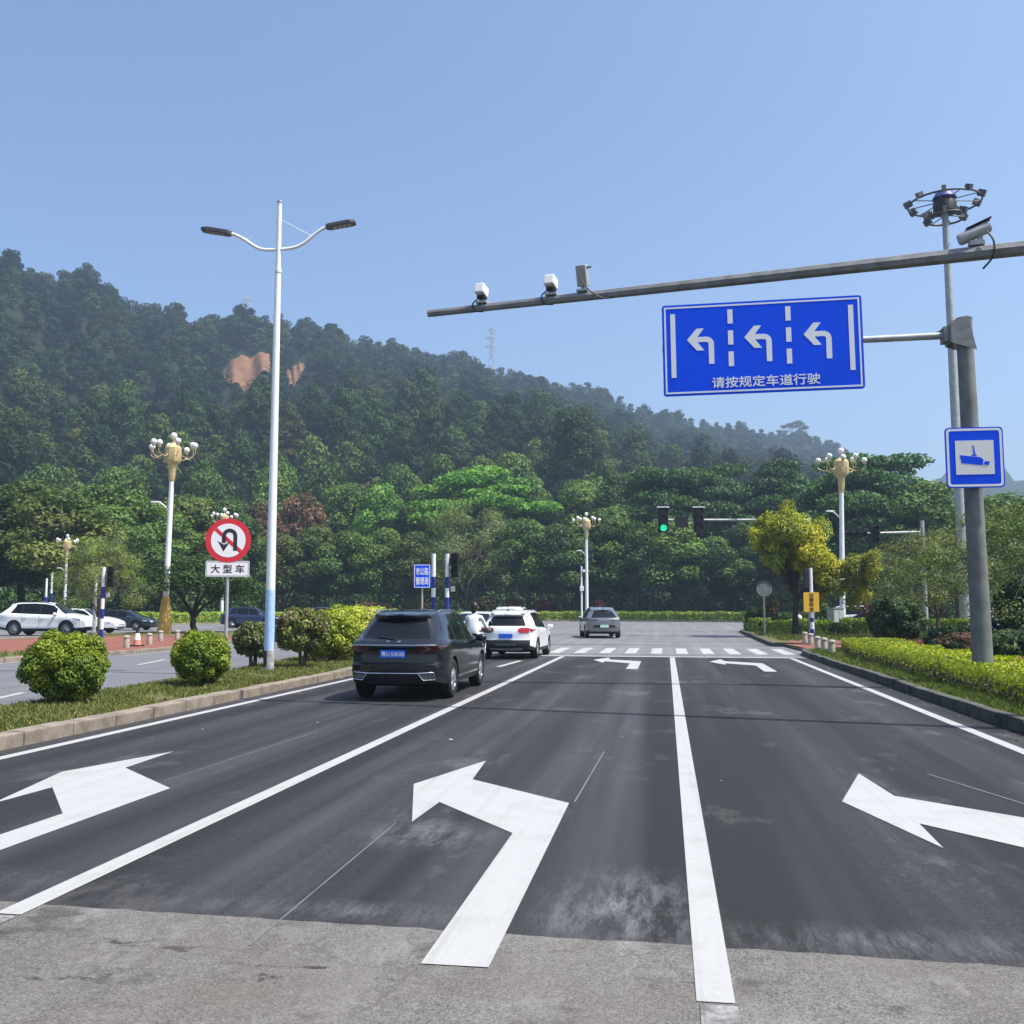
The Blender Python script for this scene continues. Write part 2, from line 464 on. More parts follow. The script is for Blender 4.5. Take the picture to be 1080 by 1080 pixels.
M['cone_orange'] = plain('traffic cone orange', (0.50, 0.22, 0.16), 0.7)
M['green_light'] = emit('lit green lamp', (0.02, 0.85, 0.42), 0.55)
M['lamp_dark'] = plain('unlit signal lens', (0.03, 0.02, 0.02), 0.3)
M['glass'] = plain('tinted car glass', (0.006, 0.007, 0.008), 0.05, spec=0.3)
M['glass_pale'] = plain('clear car glass', (0.05, 0.06, 0.065), 0.04, spec=0.6)
M['chrome'] = plain('chrome trim', (0.72, 0.73, 0.75), 0.16, 1.0)
M['alloy'] = plain('alloy rim', (0.42, 0.43, 0.45), 0.3, 0.8)
M['tail_red'] = plain('red tail lamp', (0.42, 0.012, 0.02), 0.12, coat=0.6)
M['tail_dark'] = plain('smoked tail lamp', (0.07, 0.008, 0.012), 0.1, coat=0.6)
M['headlamp'] = plain('headlamp lens', (0.55, 0.57, 0.6), 0.08, 0.3, coat=0.5)
M['plate_blue'] = plain('blue number plate', (0.02, 0.14, 0.72), 0.45)
M['plate_green'] = plain('pale green number plate', (0.5, 0.72, 0.55), 0.45)
M['paint_black'] = plain('black grey car paint', (0.006, 0.0065, 0.009), 0.2, 0.0, spec=0.35, coat=0.65)
M['paint_white'] = plain('white car paint', (0.80, 0.81, 0.80), 0.3, coat=0.8)
M['paint_grey'] = plain('grey car paint', (0.20, 0.205, 0.215), 0.28, 0.55, coat=0.8)
M['paint_navy'] = plain('navy car paint', (0.012, 0.025, 0.085), 0.22, 0.2, coat=1.0)
M['paint_dkgreen'] = plain('dark sedan paint', (0.012, 0.020, 0.024), 0.22, 0.2, coat=1.0)
M['cabinet'] = plain('grey utility cabinet', (0.45, 0.46, 0.46), 0.6, var=0.25)
M['shirt'] = plain('white shirt cloth', (0.80, 0.80, 0.80), 0.9, spec=0.1)
M['trousers'] = plain('dark trousers', (0.03, 0.035, 0.05), 0.9, spec=0.1)
M['skin'] = plain('skin', (0.45, 0.26, 0.17), 0.6)
M['hair'] = plain('black hair', (0.010, 0.009, 0.009), 0.5)
M['scooter'] = plain('pale scooter shell', (0.70, 0.71, 0.72), 0.3, coat=0.5)
M['wall'] = plain('pale low wall', (0.55, 0.57, 0.56), 0.8, var=0.2)

# ---------------------------------------------------------------- ground, roads, kerbs, markings
def structure(o, label, cat): return tag(o, label, cat, kind='structure')
def sheet(name, poly, z, m, label, cat):
    mb = MB(); n = len(poly)
    a = sum(poly[i][0] * poly[(i + 1) % n][1] - poly[(i + 1) % n][0] * poly[i][1] for i in range(n))
    if a < 0: poly = poly[::-1]
    mb.add([(x, y, z) for x, y in poly], [tuple(range(n))])
    return structure(mb.build(name, m), label, cat)
sheet('ground', [(-2300, -250), (2300, -250), (2300, 2300), (-2300, 2300)], -0.08, M['forest_floor'], 'wide flat earth below the roads and the woods', 'ground')
sheet('junction_road', [(-75, -45), (75, -45), (75, 121), (-75, 121)], 0.0, M['asphalt_mid'], 'worn grey asphalt of the wide junction', 'road')
sheet('side_carriageway', [(-20.5, -45), (-8.6, -45), (-8.6, 39), (-20.5, 39)], 0.004, M['asphalt_side'], 'grey oncoming carriageway beyond the grass median', 'road')
rng0 = random.Random(4)
seam = [(-7.48, 5.10)]
x = -7.0
while x < 4.4:
    seam.append((x, 5.06 - (x + 3.6) * 0.035 + rng0.uniform(-0.012, 0.012))); x += 0.09
seam.append((4.46, 4.80))
sheet('new_carriageway', seam + [(4.46, 32.62), (-7.48, 32.95)], 0.004, M['asphalt_new'], 'freshly laid dark asphalt of the three lanes', 'road')
sheet('old_carriageway', [(-7.48, -45), (4.46, -45)] + seam[::-1], 0.004, M['asphalt_old'], 'old pale cracked asphalt in the foreground', 'road')

def quad_line(mb, x0, y0, x1, y1, w, z=0.0085):
    d = Vector((x1 - x0, y1 - y0, 0)).normalized(); n = Vector((-d.y, d.x, 0)) * (w / 2)
    k = max(1, int(math.hypot(x1 - x0, y1 - y0) / 1.5)); vs, fs = [], []
    for i in range(k + 1):
        p = Vector((x0 + (x1 - x0) * i / k, y0 + (y1 - y0) * i / k, z))
        j = rng0.uniform(-0.006, 0.006)
        vs += [p - n * (1 + j), p + n * (1 + j)]
    fs = [(2 * i, 2 * i + 2, 2 * i + 3, 2 * i + 1) for i in range(k)]
    mb.add([v for v in vs], fs)
def line(name, segs, m, label, cat='road marking'):
    mb = MB()
    for s in segs: quad_line(mb, *s)
    o = mb.build(name, m)
    return structure(o, label, cat)
line('lane_line', [(-3.43, 4.86, -3.43, 32.6, 0.15)], M['paint'], 'solid white lane line between the black car and the middle arrow')
line('lane_line', [(0.17, 4.25, 0.13, 32.5, 0.155)], M['paint'], 'solid white lane line right of the middle arrow')
line('lane_line', [(3.92, -5, 3.85, 32.3, 0.15)], M['paint'], 'white edge line along the dark right kerb')
line('lane_line', [(-7.05, -5, -7.02, 40, 0.15)], M['paint'], 'white edge line along the median kerb')
line('worn_lane_line', [(-3.43, -5, -3.43, 4.83, 0.15), (0.19, -5, 0.18, 4.22, 0.15)], M['paint_broken'], 'scuffed old line ends on the pale asphalt')
line('lane_dash', [(-4.55, 26.6, -4.42, 29.8, 0.16)], M['paint'], 'short white dash behind the white car')
line('stop_line', [(-7.0, 33.15, 3.95, 32.75, 0.38)], M['paint_worn'], 'grey worn stop line at the end of the new asphalt')
line('carriageway_dash', [(-11.6, 15.6, -12.05, 17.2, 0.14), (-14.7, 26.0, -15.4, 28.8, 0.14), (-16.6, 34, -17.4, 37, 0.14)], M['paint_worn'], 'faded dashes on the oncoming carriageway')
line('carriageway_edge_line', [(-18.95, -10, -18.95, 27, 0.12), (-18.0, 31, -18.2, 36, 0.12)], M['paint_worn'], 'faded white line along the left island')
line('chalk_line', [(-1.98, 4.6, -2.02, 7.3, 0.010), (-4.62, 8.7, -4.5, 12.4, 0.014), (-0.78, 8.3, -0.72, 11.2, 0.014), (3.1, 7.9, 2.45, 10.2, 0.022)], M['paint_faint'], 'thin setting-out lines left on the new asphalt')
ARROW = [(-1.12, 4.49), (-0.81, 4.49), (-0.82, 8.24), (-1.82, 9.22), (-1.90, 10.36), (-2.30, 8.9), (-1.91, 7.35), (-1.88, 8.12), (-1.11, 7.1)]
for dx, dy, lab in ((0, 0, 'large white left turn arrow in the middle lane, stem on the seam'),
                    (-3.56, 0.12, 'large white left turn arrow in the left lane'),
                    (3.70, -0.24, 'large white left turn arrow in the right lane'),
                    (0.02, 21.75, 'far white left turn arrow in the middle lane by the stop line'),
                    (3.5, 21.2, 'far white left turn arrow in the right lane by the stop line')):
    mb = MB(); P = [(x + dx, y + dy, 0.0088) for x, y in ARROW]
    mb.add(P, [(0, 1, 2, 8), (8, 2, 3, 7), (7, 3, 4, 5, 6)])
    structure(mb.build('turn_arrow', M['paint']), lab, 'road arrow')
mb = MB()
for i in range(13):
    x = -6.75 + 0.905 * i
    quad_line(mb, x, 35.1 - x * 0.02, x, 39.8 - x * 0.02, 0.40, 0.005)
structure(mb.build('zebra_crossing', M['paint_worn']), 'worn white zebra stripes beyond the stop line', 'crossing')

def smooth_path(pts, n=6):
    out = []
    for i in range(len(pts) - 1):
        p0, p1, p2, p3 = (Vector(pts[max(0, min(len(pts) - 1, k))]) for k in (i - 1, i, i + 1, i + 2))
        for j in range(n):
            t = j / n
            out.append(0.5 * ((2 * p1) + (-p0 + p2) * t + (2 * p0 - 5 * p1 + 4 * p2 - p3) * t * t + (-p0 + 3 * p1 - 3 * p2 + p3) * t ** 3))
    out.append(Vector(pts[-1]))
    return out
def kerb(pts, m, label, w=0.2, h=0.16, stone=0.98, seed=1):
    rr = random.Random(seed); mb = MB()
    seglen = [math.hypot(pts[i + 1][0] - pts[i][0], pts[i + 1][1] - pts[i][1]) for i in range(len(pts) - 1)]
    tot = sum(seglen)
    def at(s):
        for i, L in enumerate(seglen):
            if s <= L or i == len(seglen) - 1:
                t = min(1, s / L); return (pts[i][0] + (pts[i + 1][0] - pts[i][0]) * t, pts[i][1] + (pts[i + 1][1] - pts[i][1]) * t)
            s -= L
    s = 0
    while s < tot - 0.2:
        L = min(stone, tot - s); a, b = at(s), at(s + L - 0.014)
        ang = math.atan2(b[1] - a[1], b[0] - a[0]); hh = h + rr.uniform(-0.012, 0.012)
        n = (-math.sin(ang), math.cos(ang)); off = rr.uniform(-0.01, 0.01)
        mb.box(((a[0] + b[0]) / 2 + n[0] * off, (a[1] + b[1]) / 2 + n[1] * off, hh / 2 - 0.03), (math.hypot(b[0] - a[0], b[1] - a[1]), w, hh + 0.06), ang + rr.uniform(-0.008, 0.008), rx=rr.uniform(-0.03, 0.03))
        s += L
    o = mb.build('kerb', m, bevel=0.018)
    return structure(o, label, 'kerb')
def land(name, poly, m, label, z=0.115, cat='verge'):
    o = MB().prism(poly, -0.07, z).build(name, m)
    return structure(o, label, cat)
MEDIAN = [(-7.62, -40), (-7.62, 36.5), (-7.9, 37.6), (-8.6, 38.2), (-10.2, 38.2), (-11.2, 37.4), (-11.3, 30.5), (-10.5, 25), (-9.9, 18), (-9.75, 13), (-9.7, -40)]
land('median_verge', MEDIAN, M['grass_soil'], 'narrow grass median left of the new asphalt')
kerb([(-7.55, -6), (-7.55, 36.5), (-7.9, 37.8), (-8.6, 38.4), (-10.2, 38.4), (-11.3, 37.6), (-11.4, 30.5)], M['kerb'], 'pinkish kerb along the grass median', 0.26, 0.16, seed=2)
kerb([(-11.4, 30.4), (-10.6, 25), (-10.0, 18), (-9.85, 13), (-9.8, -6)], M['kerb'], 'low kerb on the far side of the median', 0.14, 0.10, seed=3)
ISL = [(-19.3, -40), (-19.3, 26), (-18.9, 29), (-18.4, 32), (-18.6, 37), (-19.6, 43), (-21.5, 50), (-24.5, 56), (-28, 58.5), (-31, 57), (-32, 50), (-31, 42), (-31, -40)]
land('left_island', ISL, M['grass_soil'], 'grass island beyond the oncoming carriageway')
kerb([(-19.25, -4), (-19.25, 26), (-18.85, 29), (-18.35, 32), (-18.5, 37), (-19.5, 43), (-21.4, 50), (-24.4, 56.1), (-28, 58.6), (-31.1, 57.1), (-32.1, 50), (-31.1, 42)], M['kerb'], 'pale kerb round the left island', 0.2, 0.15, seed=5)
sheet('red_path', [(-18.75, 31.2), (-18.55, 33.6), (-18.85, 37), (-19.85, 43), (-21.4, 48.6), (-26.6, 49.5), (-30.6, 44), (-30.8, 37), (-22, 29.9)], 0.121, M['red_paving'], 'red paved path across the left island', 'path')
RIGHT1 = [(4.6, -40), (4.6, 34.6), (4.9, 36.4), (5.8, 37.4), (9, 38), (14, 40), (17, 45), (22, 47), (26, 40), (26, -40)]
land('right_verge', RIGHT1, M['soil'], 'planted verge along the right kerb')
sheet('verge_lawn', [(4.62, -20), (5.35, -20), (5.4, 33), (6.5, 36.6), (9, 37.6), (5.9, 37.3), (5.0, 36.4), (4.62, 34.6)], 0.119, M['grass_soil'], 'strip of grass between kerb and hedge on the right', 'lawn')
kerb([(4.52, -5), (4.52, 34.7), (4.82, 36.5), (5.75, 37.5), (9, 38.1), (14, 40.1)], M['kerb_dark'], 'dark kerb along the right lane', 0.17, 0.17, seed=6)
RIGHT2 = [(4.4, 43), (4.5, 42.2), (5.4, 41.8), (10, 42), (16, 47), (18, 56), (17, 66), (10, 72), (6, 71), (4.8, 66)]
land('corner_island', RIGHT2, M['grass_soil'], 'grass corner island with clipped shrubs beyond the crossing')
kerb([(10, 41.92), (5.4, 41.72), (4.44, 42.15), (4.3, 43), (4.7, 66), (5.9, 71.1), (10, 72.1), (17, 66)], M['kerb_dark'], 'dark kerb round the corner island', 0.18, 0.17, seed=7)
sheet('red_path', [(5.0, 37.6), (9, 38.2), (13, 40.2), (15, 45.5), (12, 48), (5.6, 46.5), (4.7, 43), (4.7, 42.2)], 0.123, M['red_paving'], 'red paved path between the two right verges', 'path')
land('right_path_base', [(4.9, 37.45), (9, 38.05), (14, 40.05), (16, 46.9), (10, 41.95), (5.4, 41.75), (4.7, 42.0)], M['kerb_dark'], 'low ramp where the red path meets the road on the right', 0.08, 'path')
FARV = [(-48.5, 20), (-48.5, 70), (-47, 86), (-42, 97), (-33, 108), (-24, 114), (-12, 117.5), (8, 113), (24, 108), (42, 96), (60, 95), (190, 95), (190, 190), (-190, 190), (-190, 20)]
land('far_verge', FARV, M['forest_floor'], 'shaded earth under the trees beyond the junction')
kerb([(-48.4, 30), (-48.4, 70), (-46.9, 85.9), (-41.9, 96.9), (-32.9, 107.9), (-24, 113.9), (-12, 117.4), (8, 112.9), (24, 107.9), (42, 95.9)], M['kerb'], 'far kerb beyond the junction', 0.2, 0.16, stone=2.0, seed=8)
land('right_far_verge', [(40, -20), (40, 62), (50, 74), (120, 74), (120, -20)], M['grass_soil'], 'far grass on the right beyond the slip road')

# ---------------------------------------------------------------- hills
SKY = [(-400, 250), (-200, 262), (0, 272), (60, 285), (100, 292), (130, 310), (160, 325), (200, 330), (240, 332), (300, 335), (350, 345), (400, 360), (450, 368),
       (500, 378), (535, 390), (560, 395), (620, 407), (680, 427), (740, 442), (790, 449), (850, 457), (880, 463), (930, 495), (1000, 545), (1100, 600), (1300, 630)]
SPUR = [(-400, 440), (0, 442), (100, 440), (200, 438), (300, 436), (400, 432), (480, 428), (540, 432), (580, 446), (640, 470), (700, 492), (760, 505), (860, 530), (950, 570), (1100, 610)]
RIDGE_R = [(-400, 400), (0, 440), (250, 470), (500, 540), (700, 640), (880, 800), (1100, 950)]
def tan_el(px, py):
    d = ray(px, py); return d[2] / math.hypot(d[0], d[1])
_az = np.array([azim(p[0], p[1]) for p in SKY]); _te = np.array([tan_el(*p) for p in SKY])
_raz = np.array([azim(p[0], 400) for p in RIDGE_R]); _rr = np.array([p[1] for p in RIDGE_R], float)
_saz = np.array([azim(p[0], p[1]) for p in SPUR]); _st = np.array([tan_el(*p) for p in SPUR])
SPUR_R = 262.0
def hill_z(x, y):
    """terrain height: a near wooded spur at about 260 m in front of the main ridge"""
    x = np.asarray(x, float); y = np.asarray(y, float)
    az = np.degrees(np.arctan2(x, y)); r = np.hypot(x, y)
    R1 = np.interp(az, _raz, _rr)
    H1 = np.maximum(CAM_H + R1 * np.interp(az, _az, _te) - 8.5, 1.0)
    H0 = np.maximum(CAM_H + SPUR_R * np.interp(az, _saz, _st) - 12.0, 1.0)
    back = az * 0 + 1.0
    k = [172 * back, 210 * back, SPUR_R * back, 300 * back, R1 - 60, R1, R1 + 90, R1 + 420, 2600 * back]
    h = [-0.2 * back, H0 * 0.36, H0, H0 + (H1 - H0) * 0.12, H0 + (H1 - H0) * 0.76, H1, H1 * 0.9, H1 * 0.35, -0.2 * back]
    z = np.full(r.shape, -0.2)
    for i in range(len(k) - 1):
        t = np.clip((r - k[i]) / (k[i + 1] - k[i]), 0, 1)
        if i == 0: t = t * t * (1.6 - 0.6 * t)
        z = np.where(r > k[i], h[i] + (h[i + 1] - h[i]) * t, z)
    amp = np.clip((r - 190) / 150, 0, 1) * np.clip((R1 + 30 - r) / 60, 0.25, 1)
    z = z + amp * (3.2 * np.sin(az * 1.45 + r * 0.012) + 1.8 * np.sin(az * 3.7 - r * 0.021 + 1.0) + 1.0 * np.sin(r * 0.06 + az * 2.0))
    return z
def grid_mesh(name, X, Y, Z, m):
    na, nr = X.shape
    v = np.stack([X, Y, Z], -1).reshape(-1, 3)
    i, j = np.meshgrid(np.arange(na - 1), np.arange(nr - 1), indexing='ij')
    a = (i * nr + j).ravel()
    f = np.stack([a, a + 1, a + nr + 1, a + nr], -1)
    me = bpy.data.meshes.new(name)
    np_mesh(me, v, f)
    me.materials.append(m)
    me.polygons.foreach_set('use_smooth', np.ones(len(f), bool))
    return link(name, me)
def np_mesh(me, v, f, tint=None):
    n, k = f.shape
    me.vertices.add(len(v)); me.vertices.foreach_set('co', np.ascontiguousarray(v, np.float32).ravel())
    me.loops.add(n * k); me.loops.foreach_set('vertex_index', np.ascontiguousarray(f, np.int32).ravel())
    me.polygons.add(n); me.polygons.foreach_set('loop_start', np.arange(0, n * k, k, dtype=np.int32))
    if tint is not None:
        at = me.attributes.new('tint', 'FLOAT_COLOR', 'POINT')
        at.data.foreach_set('color', np.concatenate([tint, np.ones((len(tint), 1))], 1).astype(np.float32).ravel())
    me.update(calc_edges=True)
azs = np.radians(np.linspace(-62, 42, 190)); rs = np.concatenate([np.linspace(165, 560, 90), np.linspace(570, 1500, 60)])
A, RR = np.meshgrid(azs, rs, indexing='ij')
X, Y = RR * np.sin(A), RR * np.cos(A)
structure(grid_mesh('hill', X, Y, hill_z(X, Y), M['forest_floor']), 'long wooded hill rising behind the junction', 'hill')
azs = np.radians(np.linspace(2, 48, 120)); rs = np.linspace(850, 1500, 20)
A, RR = np.meshgrid(azs, rs, indexing='ij')
X, Y = RR * np.sin(A), RR * np.cos(A)
dg_ = np.degrees(A)
prof = np.sin(np.clip((RR - 850) / 350, 0, 1) * math.pi * 0.5)
Z = prof * 1180 * (0.132 + 0.012 * np.sin(dg_ * 0.9) + 0.006 * np.sin(dg_ * 2.3) + 0.003 * np.sin(dg_ * 7.1)) * np.clip((dg_ - 6) / 10, 0, 1)
structure(grid_mesh('distant_hill', X, Y, Z - 1.0, M['forest_floor']), 'faint blue hill far off on the right', 'hill')

def scar(az0, az1, r0, r1, seed, label):
    rr = random.Random(seed); mb = MB(); n = 22; vs, fs = [], []
    for i in range(n):
        for j in range(n):
            u, w = i / (n - 1), j / (n - 1)
            shrink = 1.0 - 0.35 * (1 - w) * (0.5 + 0.5 * math.sin(u * 7 + seed)) - 0.1 * math.sin(u * 19)
            a = R(az0 + (az1 - az0) * u + rr.uniform(-0.05, 0.05)); r = r1 - (r1 - r0) * (1 - w) * shrink + rr.uniform(-0.6, 0.6)
            x, y = r * math.sin(a), r * math.cos(a)
            vs.append((x, y, float(hill_z(x, y)) + 1.3 + 0.5 * math.sin(u * 23 + w * 3) + rr.uniform(-0.25, 0.25)))
    for i in range(n - 1):
        for j in range(n - 1):
            fs.append((i * n + j, (i + 1) * n + j, (i + 1) * n + j + 1, i * n + j + 1))
    mb.add(vs, fs)
    return structure(mb.build('bare_soil', M['red_soil'], smooth=80), label, 'landslide scar')
def scar_r(px, py):
    """distance at which the view line through a photo point meets the main slope"""
    d = ray(px, py); n = math.hypot(d[0], d[1])
    for r in np.arange(300, 700, 1.0):
        if float(hill_z(d[0] / n * r, d[1] / n * r)) > CAM_H + d[2] / n * r: return float(r)
    return 420.0
SC1 = (azim(231, 395), azim(284, 395), scar_r(258, 419), scar_r(258, 380))
SC2 = (azim(298, 395), azim(321, 395), scar_r(309, 411), scar_r(309, 391))
scar(*SC1, 1, 'bare orange landslide scar on the wooded hill, left of the street lamp')
scar(*SC2, 2, 'small bare orange scar on the wooded hill, right of the street lamp')

# ---------------------------------------------------------------- the air
hz = MB().box((0, 1000, 98.9), (4760, 2620, 200.0)).build('haze', None)
hz.data.materials.clear()
hm = bpy.data.materials.new('pale haze'); hm.use_nodes = True
hn = hm.node_tree; hn.nodes.clear()
pv = hn.nodes.new('ShaderNodeVolumePrincipled'); ho = hn.nodes.new('ShaderNodeOutputMaterial')
pv.inputs['Color'].default_value = (0.58, 0.77, 1.0, 1)
pv.inputs['Density'].default_value = HAZE_DENSITY
pv.inputs['Anisotropy'].default_value = 0.2
hn.links.new(pv.outputs[0], ho.inputs['Volume'])
hz.data.materials.append(hm)
tag(hz, 'thin pale summer haze over the hills', 'haze', kind='stuff')

# ---------------------------------------------------------------- foliage
def leaf_cloud(rng, C, RAD, n, l, w, cols, shell=0.55, up=0.35, out=0.6, jit=0.8, clump_var=0.16, leaf_var=0.18, pw=None):
    """rhombic leaves spread through ellipsoidal clumps; returns vertices (4n,3), tints (4n,3)"""
    C = np.asarray(C, float).reshape(-1, 3); RAD = np.asarray(RAD, float)
    if RAD.ndim == 1: RAD = np.repeat(RAD[:, None], 3, 1) if len(RAD) == len(C) else np.repeat(RAD[None], len(C), 0)
    k = len(C)
    area = RAD.mean(1) ** 2 if pw is None else np.asarray(pw, float)
    ci = rng.choice(k, n, p=area / area.sum())
    d = rng.normal(size=(n, 3)); d /= np.linalg.norm(d, axis=1)[:, None]
    rad = shell + (1.06 - shell) * rng.random(n) ** 0.6
    p = C[ci] + d * RAD[ci] * rad[:, None]
    nr = d * out + rng.normal(size=(n, 3)) * jit * 0.6 + np.array([0, 0, up])
    nr /= np.linalg.norm(nr, axis=1)[:, None]
    a = np.cross(nr, rng.normal(size=(n, 3))); a /= np.linalg.norm(a, axis=1)[:, None]
    b = np.cross(nr, a)
    s = (0.7 + 0.6 * rng.random(n))[:, None]
    a, b = a * l * s / 2, b * w * s / 2
    droop = nr * (l * 0.12) * s
    v = np.stack([p - a - droop, p - b + droop, p + a - droop, p + b + droop], 1).reshape(-1, 3)
    cols = np.asarray(cols, float).reshape(-1, 3)
    cc = cols[rng.integers(0, len(cols), k)] * (1 + clump_var * rng.normal(size=(k, 1)))
    t = cc[ci] * np.clip(1 + leaf_var * rng.normal(size=(n, 1)), 0.4, 1.8)
    mixc = cols[rng.integers(0, len(cols), n)]
    t = np.clip(t * 0.75 + mixc * 0.25, 0.002, 0.9)
    return v, np.repeat(t, 4, 0)
def leaf_mesh(name, v, t, m):
    me = bpy.data.meshes.new(name)
    np_mesh(me, v, np.arange(len(v)).reshape(-1, 4), t)
    me.materials.append(m)
    return me

def limb_path(rng, a, b, sag=0.12, n=4):
    a, b = np.array(a, float), np.array(b, float); L = np.linalg.norm(b - a)
    pts = []
    for i in range(n + 1):
        t = i / n
        p = a + (b - a) * t + np.array([0, 0, L * sag * math.sin(math.pi * t)])
        if 0 < i < n: p += rng.normal(size=3) * L * 0.035
        pts.append(tuple(p))
    return pts

GREEN_DK = [(0.055, 0.114, 0.028), (0.072, 0.138, 0.033), (0.047, 0.089, 0.028), (0.095, 0.152, 0.036)]
GREEN_MD = [(0.109, 0.186, 0.036), (0.121, 0.216, 0.043), (0.077, 0.152, 0.036), (0.157, 0.235, 0.045)]
GREEN_BR = [(0.137, 0.295, 0.043), (0.106, 0.245, 0.045), (0.180, 0.324, 0.048), (0.095, 0.205, 0.040)]
OLIVE = [(0.130, 0.165, 0.034), (0.101, 0.144, 0.034), (0.154, 0.180, 0.042), (0.114, 0.125, 0.037), (0.082, 0.133, 0.032)]
GREY_GR = [(0.097, 0.125, 0.053), (0.082, 0.113, 0.046), (0.121, 0.140, 0.059)]
RUSSET = [(0.154, 0.086, 0.051), (0.121, 0.094, 0.045), (0.097, 0.110, 0.040), (0.179, 0.079, 0.053)]
PINE = [(0.018, 0.040, 0.018), (0.024, 0.048, 0.020), (0.014, 0.032, 0.016)]
GOLD = [(0.36, 0.36, 0.016), (0.28, 0.31, 0.018), (0.42, 0.38, 0.02), (0.17, 0.22, 0.022)]

TREE = {}
def tree_proto(kind, seed):
    """builds one tree about its natural size: (trunk mesh, crown mesh, height, crown width)"""
    key = (kind, seed)
    if key in TREE: return TREE[key]
    rng = np.random.default_rng(seed * 7 + sum(map(ord, kind))); mb = MB()
    C, Rd = [], []
    H, W, n, l, w, cols, shell, up, out = 12.0, 9.0, 5200, 0.42, 0.26, GREEN_MD, 0.45, 0.35, 0.6
    trunk_r, fork, bark = 0.22, 0.28, 'bark'
    if kind in ('broad', 'dark', 'bright', 'olive', 'russet', 'grey'):
        cols = dict(broad=GREEN_MD, dark=GREEN_DK, bright=GREEN_BR, olive=OLIVE, russet=RUSSET, grey=GREY_GR)[kind]
        m = 22
        for i in range(m):
            a = i * 2.4 + rng.uniform(-0.4, 0.4); q = (i + 0.5) / m
            z = 0.34 + 0.58 * q + rng.uniform(-0.03, 0.03)
            rr = W / 2 * 0.78 * math.sin(math.pi * (0.16 + 0.80 * q) ** 0.8) * rng.uniform(0.45, 1.0)
            C.append((rr * math.cos(a), rr * math.sin(a), z * H)); s = rng.uniform(0.75, 1.3)
            Rd.append((1.35 * s, 1.35 * s, 1.0 * s))
        n = 6500
    elif kind == 'flat':
        W, cols, m, fork, up, out = 15.0, GREEN_BR, 34, 0.34, 0.9, 0.25
        l, w, n = 0.5, 0.28, 8000
        for i in range(m):
            a = i * 2.4 + rng.uniform(-0.3, 0.3); q = math.sqrt((i + 0.5) / m)
            rr = W / 2 * 0.86 * q * rng.uniform(0.8, 1.05)
            z = H * (0.95 - 0.33 * q * q + rng.uniform(-0.09, 0.04))
            s = rng.uniform(0.8, 1.35)
            C.append((rr * math.cos(a), rr * math.sin(a), z)); Rd.append((1.75 * s, 1.75 * s, 0.42 * s))
    elif kind == 'flatdark':
        W, cols, m, fork, up, out = 15.0, [(0.052, 0.120, 0.034), (0.042, 0.098, 0.034), (0.066, 0.135, 0.036)], 40, 0.3, 0.9, 0.25
        l, w, n = 0.5, 0.28, 9000
        for i in range(m):
            a = i * 2.4 + rng.uniform(-0.3, 0.3); q = math.sqrt((i + 0.5) / m)
            rr = W / 2 * 0.86 * q * rng.uniform(0.75, 1.05)
            z = H * (0.96 - 0.50 * q ** 1.6 + rng.uniform(-0.12, 0.04))
            s = rng.uniform(0.8, 1.35)
            C.append((rr * math.cos(a), rr * math.sin(a), z)); Rd.append((1.7 * s, 1.7 * s, 0.45 * s))
    elif kind == 'tall':
        H, W, cols, m, fork = 20.0, 9.0, [(0.05, 0.085, 0.034), (0.04, 0.068, 0.030), (0.062, 0.095, 0.036)], 26, 0.42
        for i in range(m):
            a = i * 2.4 + rng.uniform(-0.5, 0.5); q = (i + 0.5) / m
            z = 0.36 + 0.6 * q
            rr = W / 2 * 0.8 * math.sin(math.pi * (0.2 + 0.76 * q)) * rng.uniform(0.3, 1.0)
            C.append((rr * math.cos(a), rr * math.sin(a), z * H)); s = rng.uniform(0.7, 1.25)
            Rd.append((1.3 * s, 1.3 * s, 1.15 * s))
        n, l, w = 6500, 0.46, 0.24; bark = 'bark'
    elif kind == 'sparse':
        H, W, cols, m, fork, shell = 9.0, 11.0, [tuple(q * 1.3 for q in c_) for c_ in GREY_GR + OLIVE], 46, 0.2, 0.1
        for i in range(m):
            a = i * 2.4 + rng.uniform(-0.5, 0.5); q = (i + 0.5) / m
            z = 0.30 + 0.66 * q + rng.uniform(-0.05, 0.05)
            rr = W / 2 * 0.9 * (math.sin(math.pi * (0.25 + 0.70 * q)) ** 0.7) * rng.uniform(0.35, 1.0)
            C.append((rr * math.cos(a), rr * math.sin(a), z * H)); s = rng.uniform(0.7, 1.2)
            Rd.append((1.05 * s, 1.05 * s, 0.75 * s))
        n, l, w, trunk_r = 7000, 0.24, 0.11, 0.16
    elif kind == 'small':
        H, W, cols, m, fork, bark, trunk_r = 5.0, 8.0, [(0.055, 0.105, 0.026), (0.042, 0.082, 0.024), (0.075, 0.125, 0.03)], 30, 0.2, 'bark_dark', 0.17
        for i in range(m):
            a = i * 2.4 + rng.uniform(-0.4, 0.4); q = math.sqrt((i + 0.5) / m)
            rr = W / 2 * 0.84 * q * rng.uniform(0.8, 1.05)
            z = H * (0.86 - 0.30 * q * q + rng.uniform(-0.10, 0.04))
            s = rng.uniform(0.75, 1.25)
            C.append((rr * math.cos(a), rr * math.sin(a), z)); Rd.append((0.85 * s, 0.85 * s, 0.55 * s))
        n, l, w = 9000, 0.22, 0.12
    elif kind == 'ridge':
        H, W, cols, m, fork, shell = 12.0, 12.0, GREY_GR, 16, 0.45, 0.2
        for i in range(m):
            a = i * 2.4; q = math.sqrt((i + 0.5) / m)
            C.append((W / 2 * 0.85 * q * math.cos(a), W / 2 * 0.85 * q * math.sin(a), H * (0.92 - 0.3 * q * q + rng.uniform(-0.1, 0.05))))
            Rd.append((1.3, 1.3, 0.7))
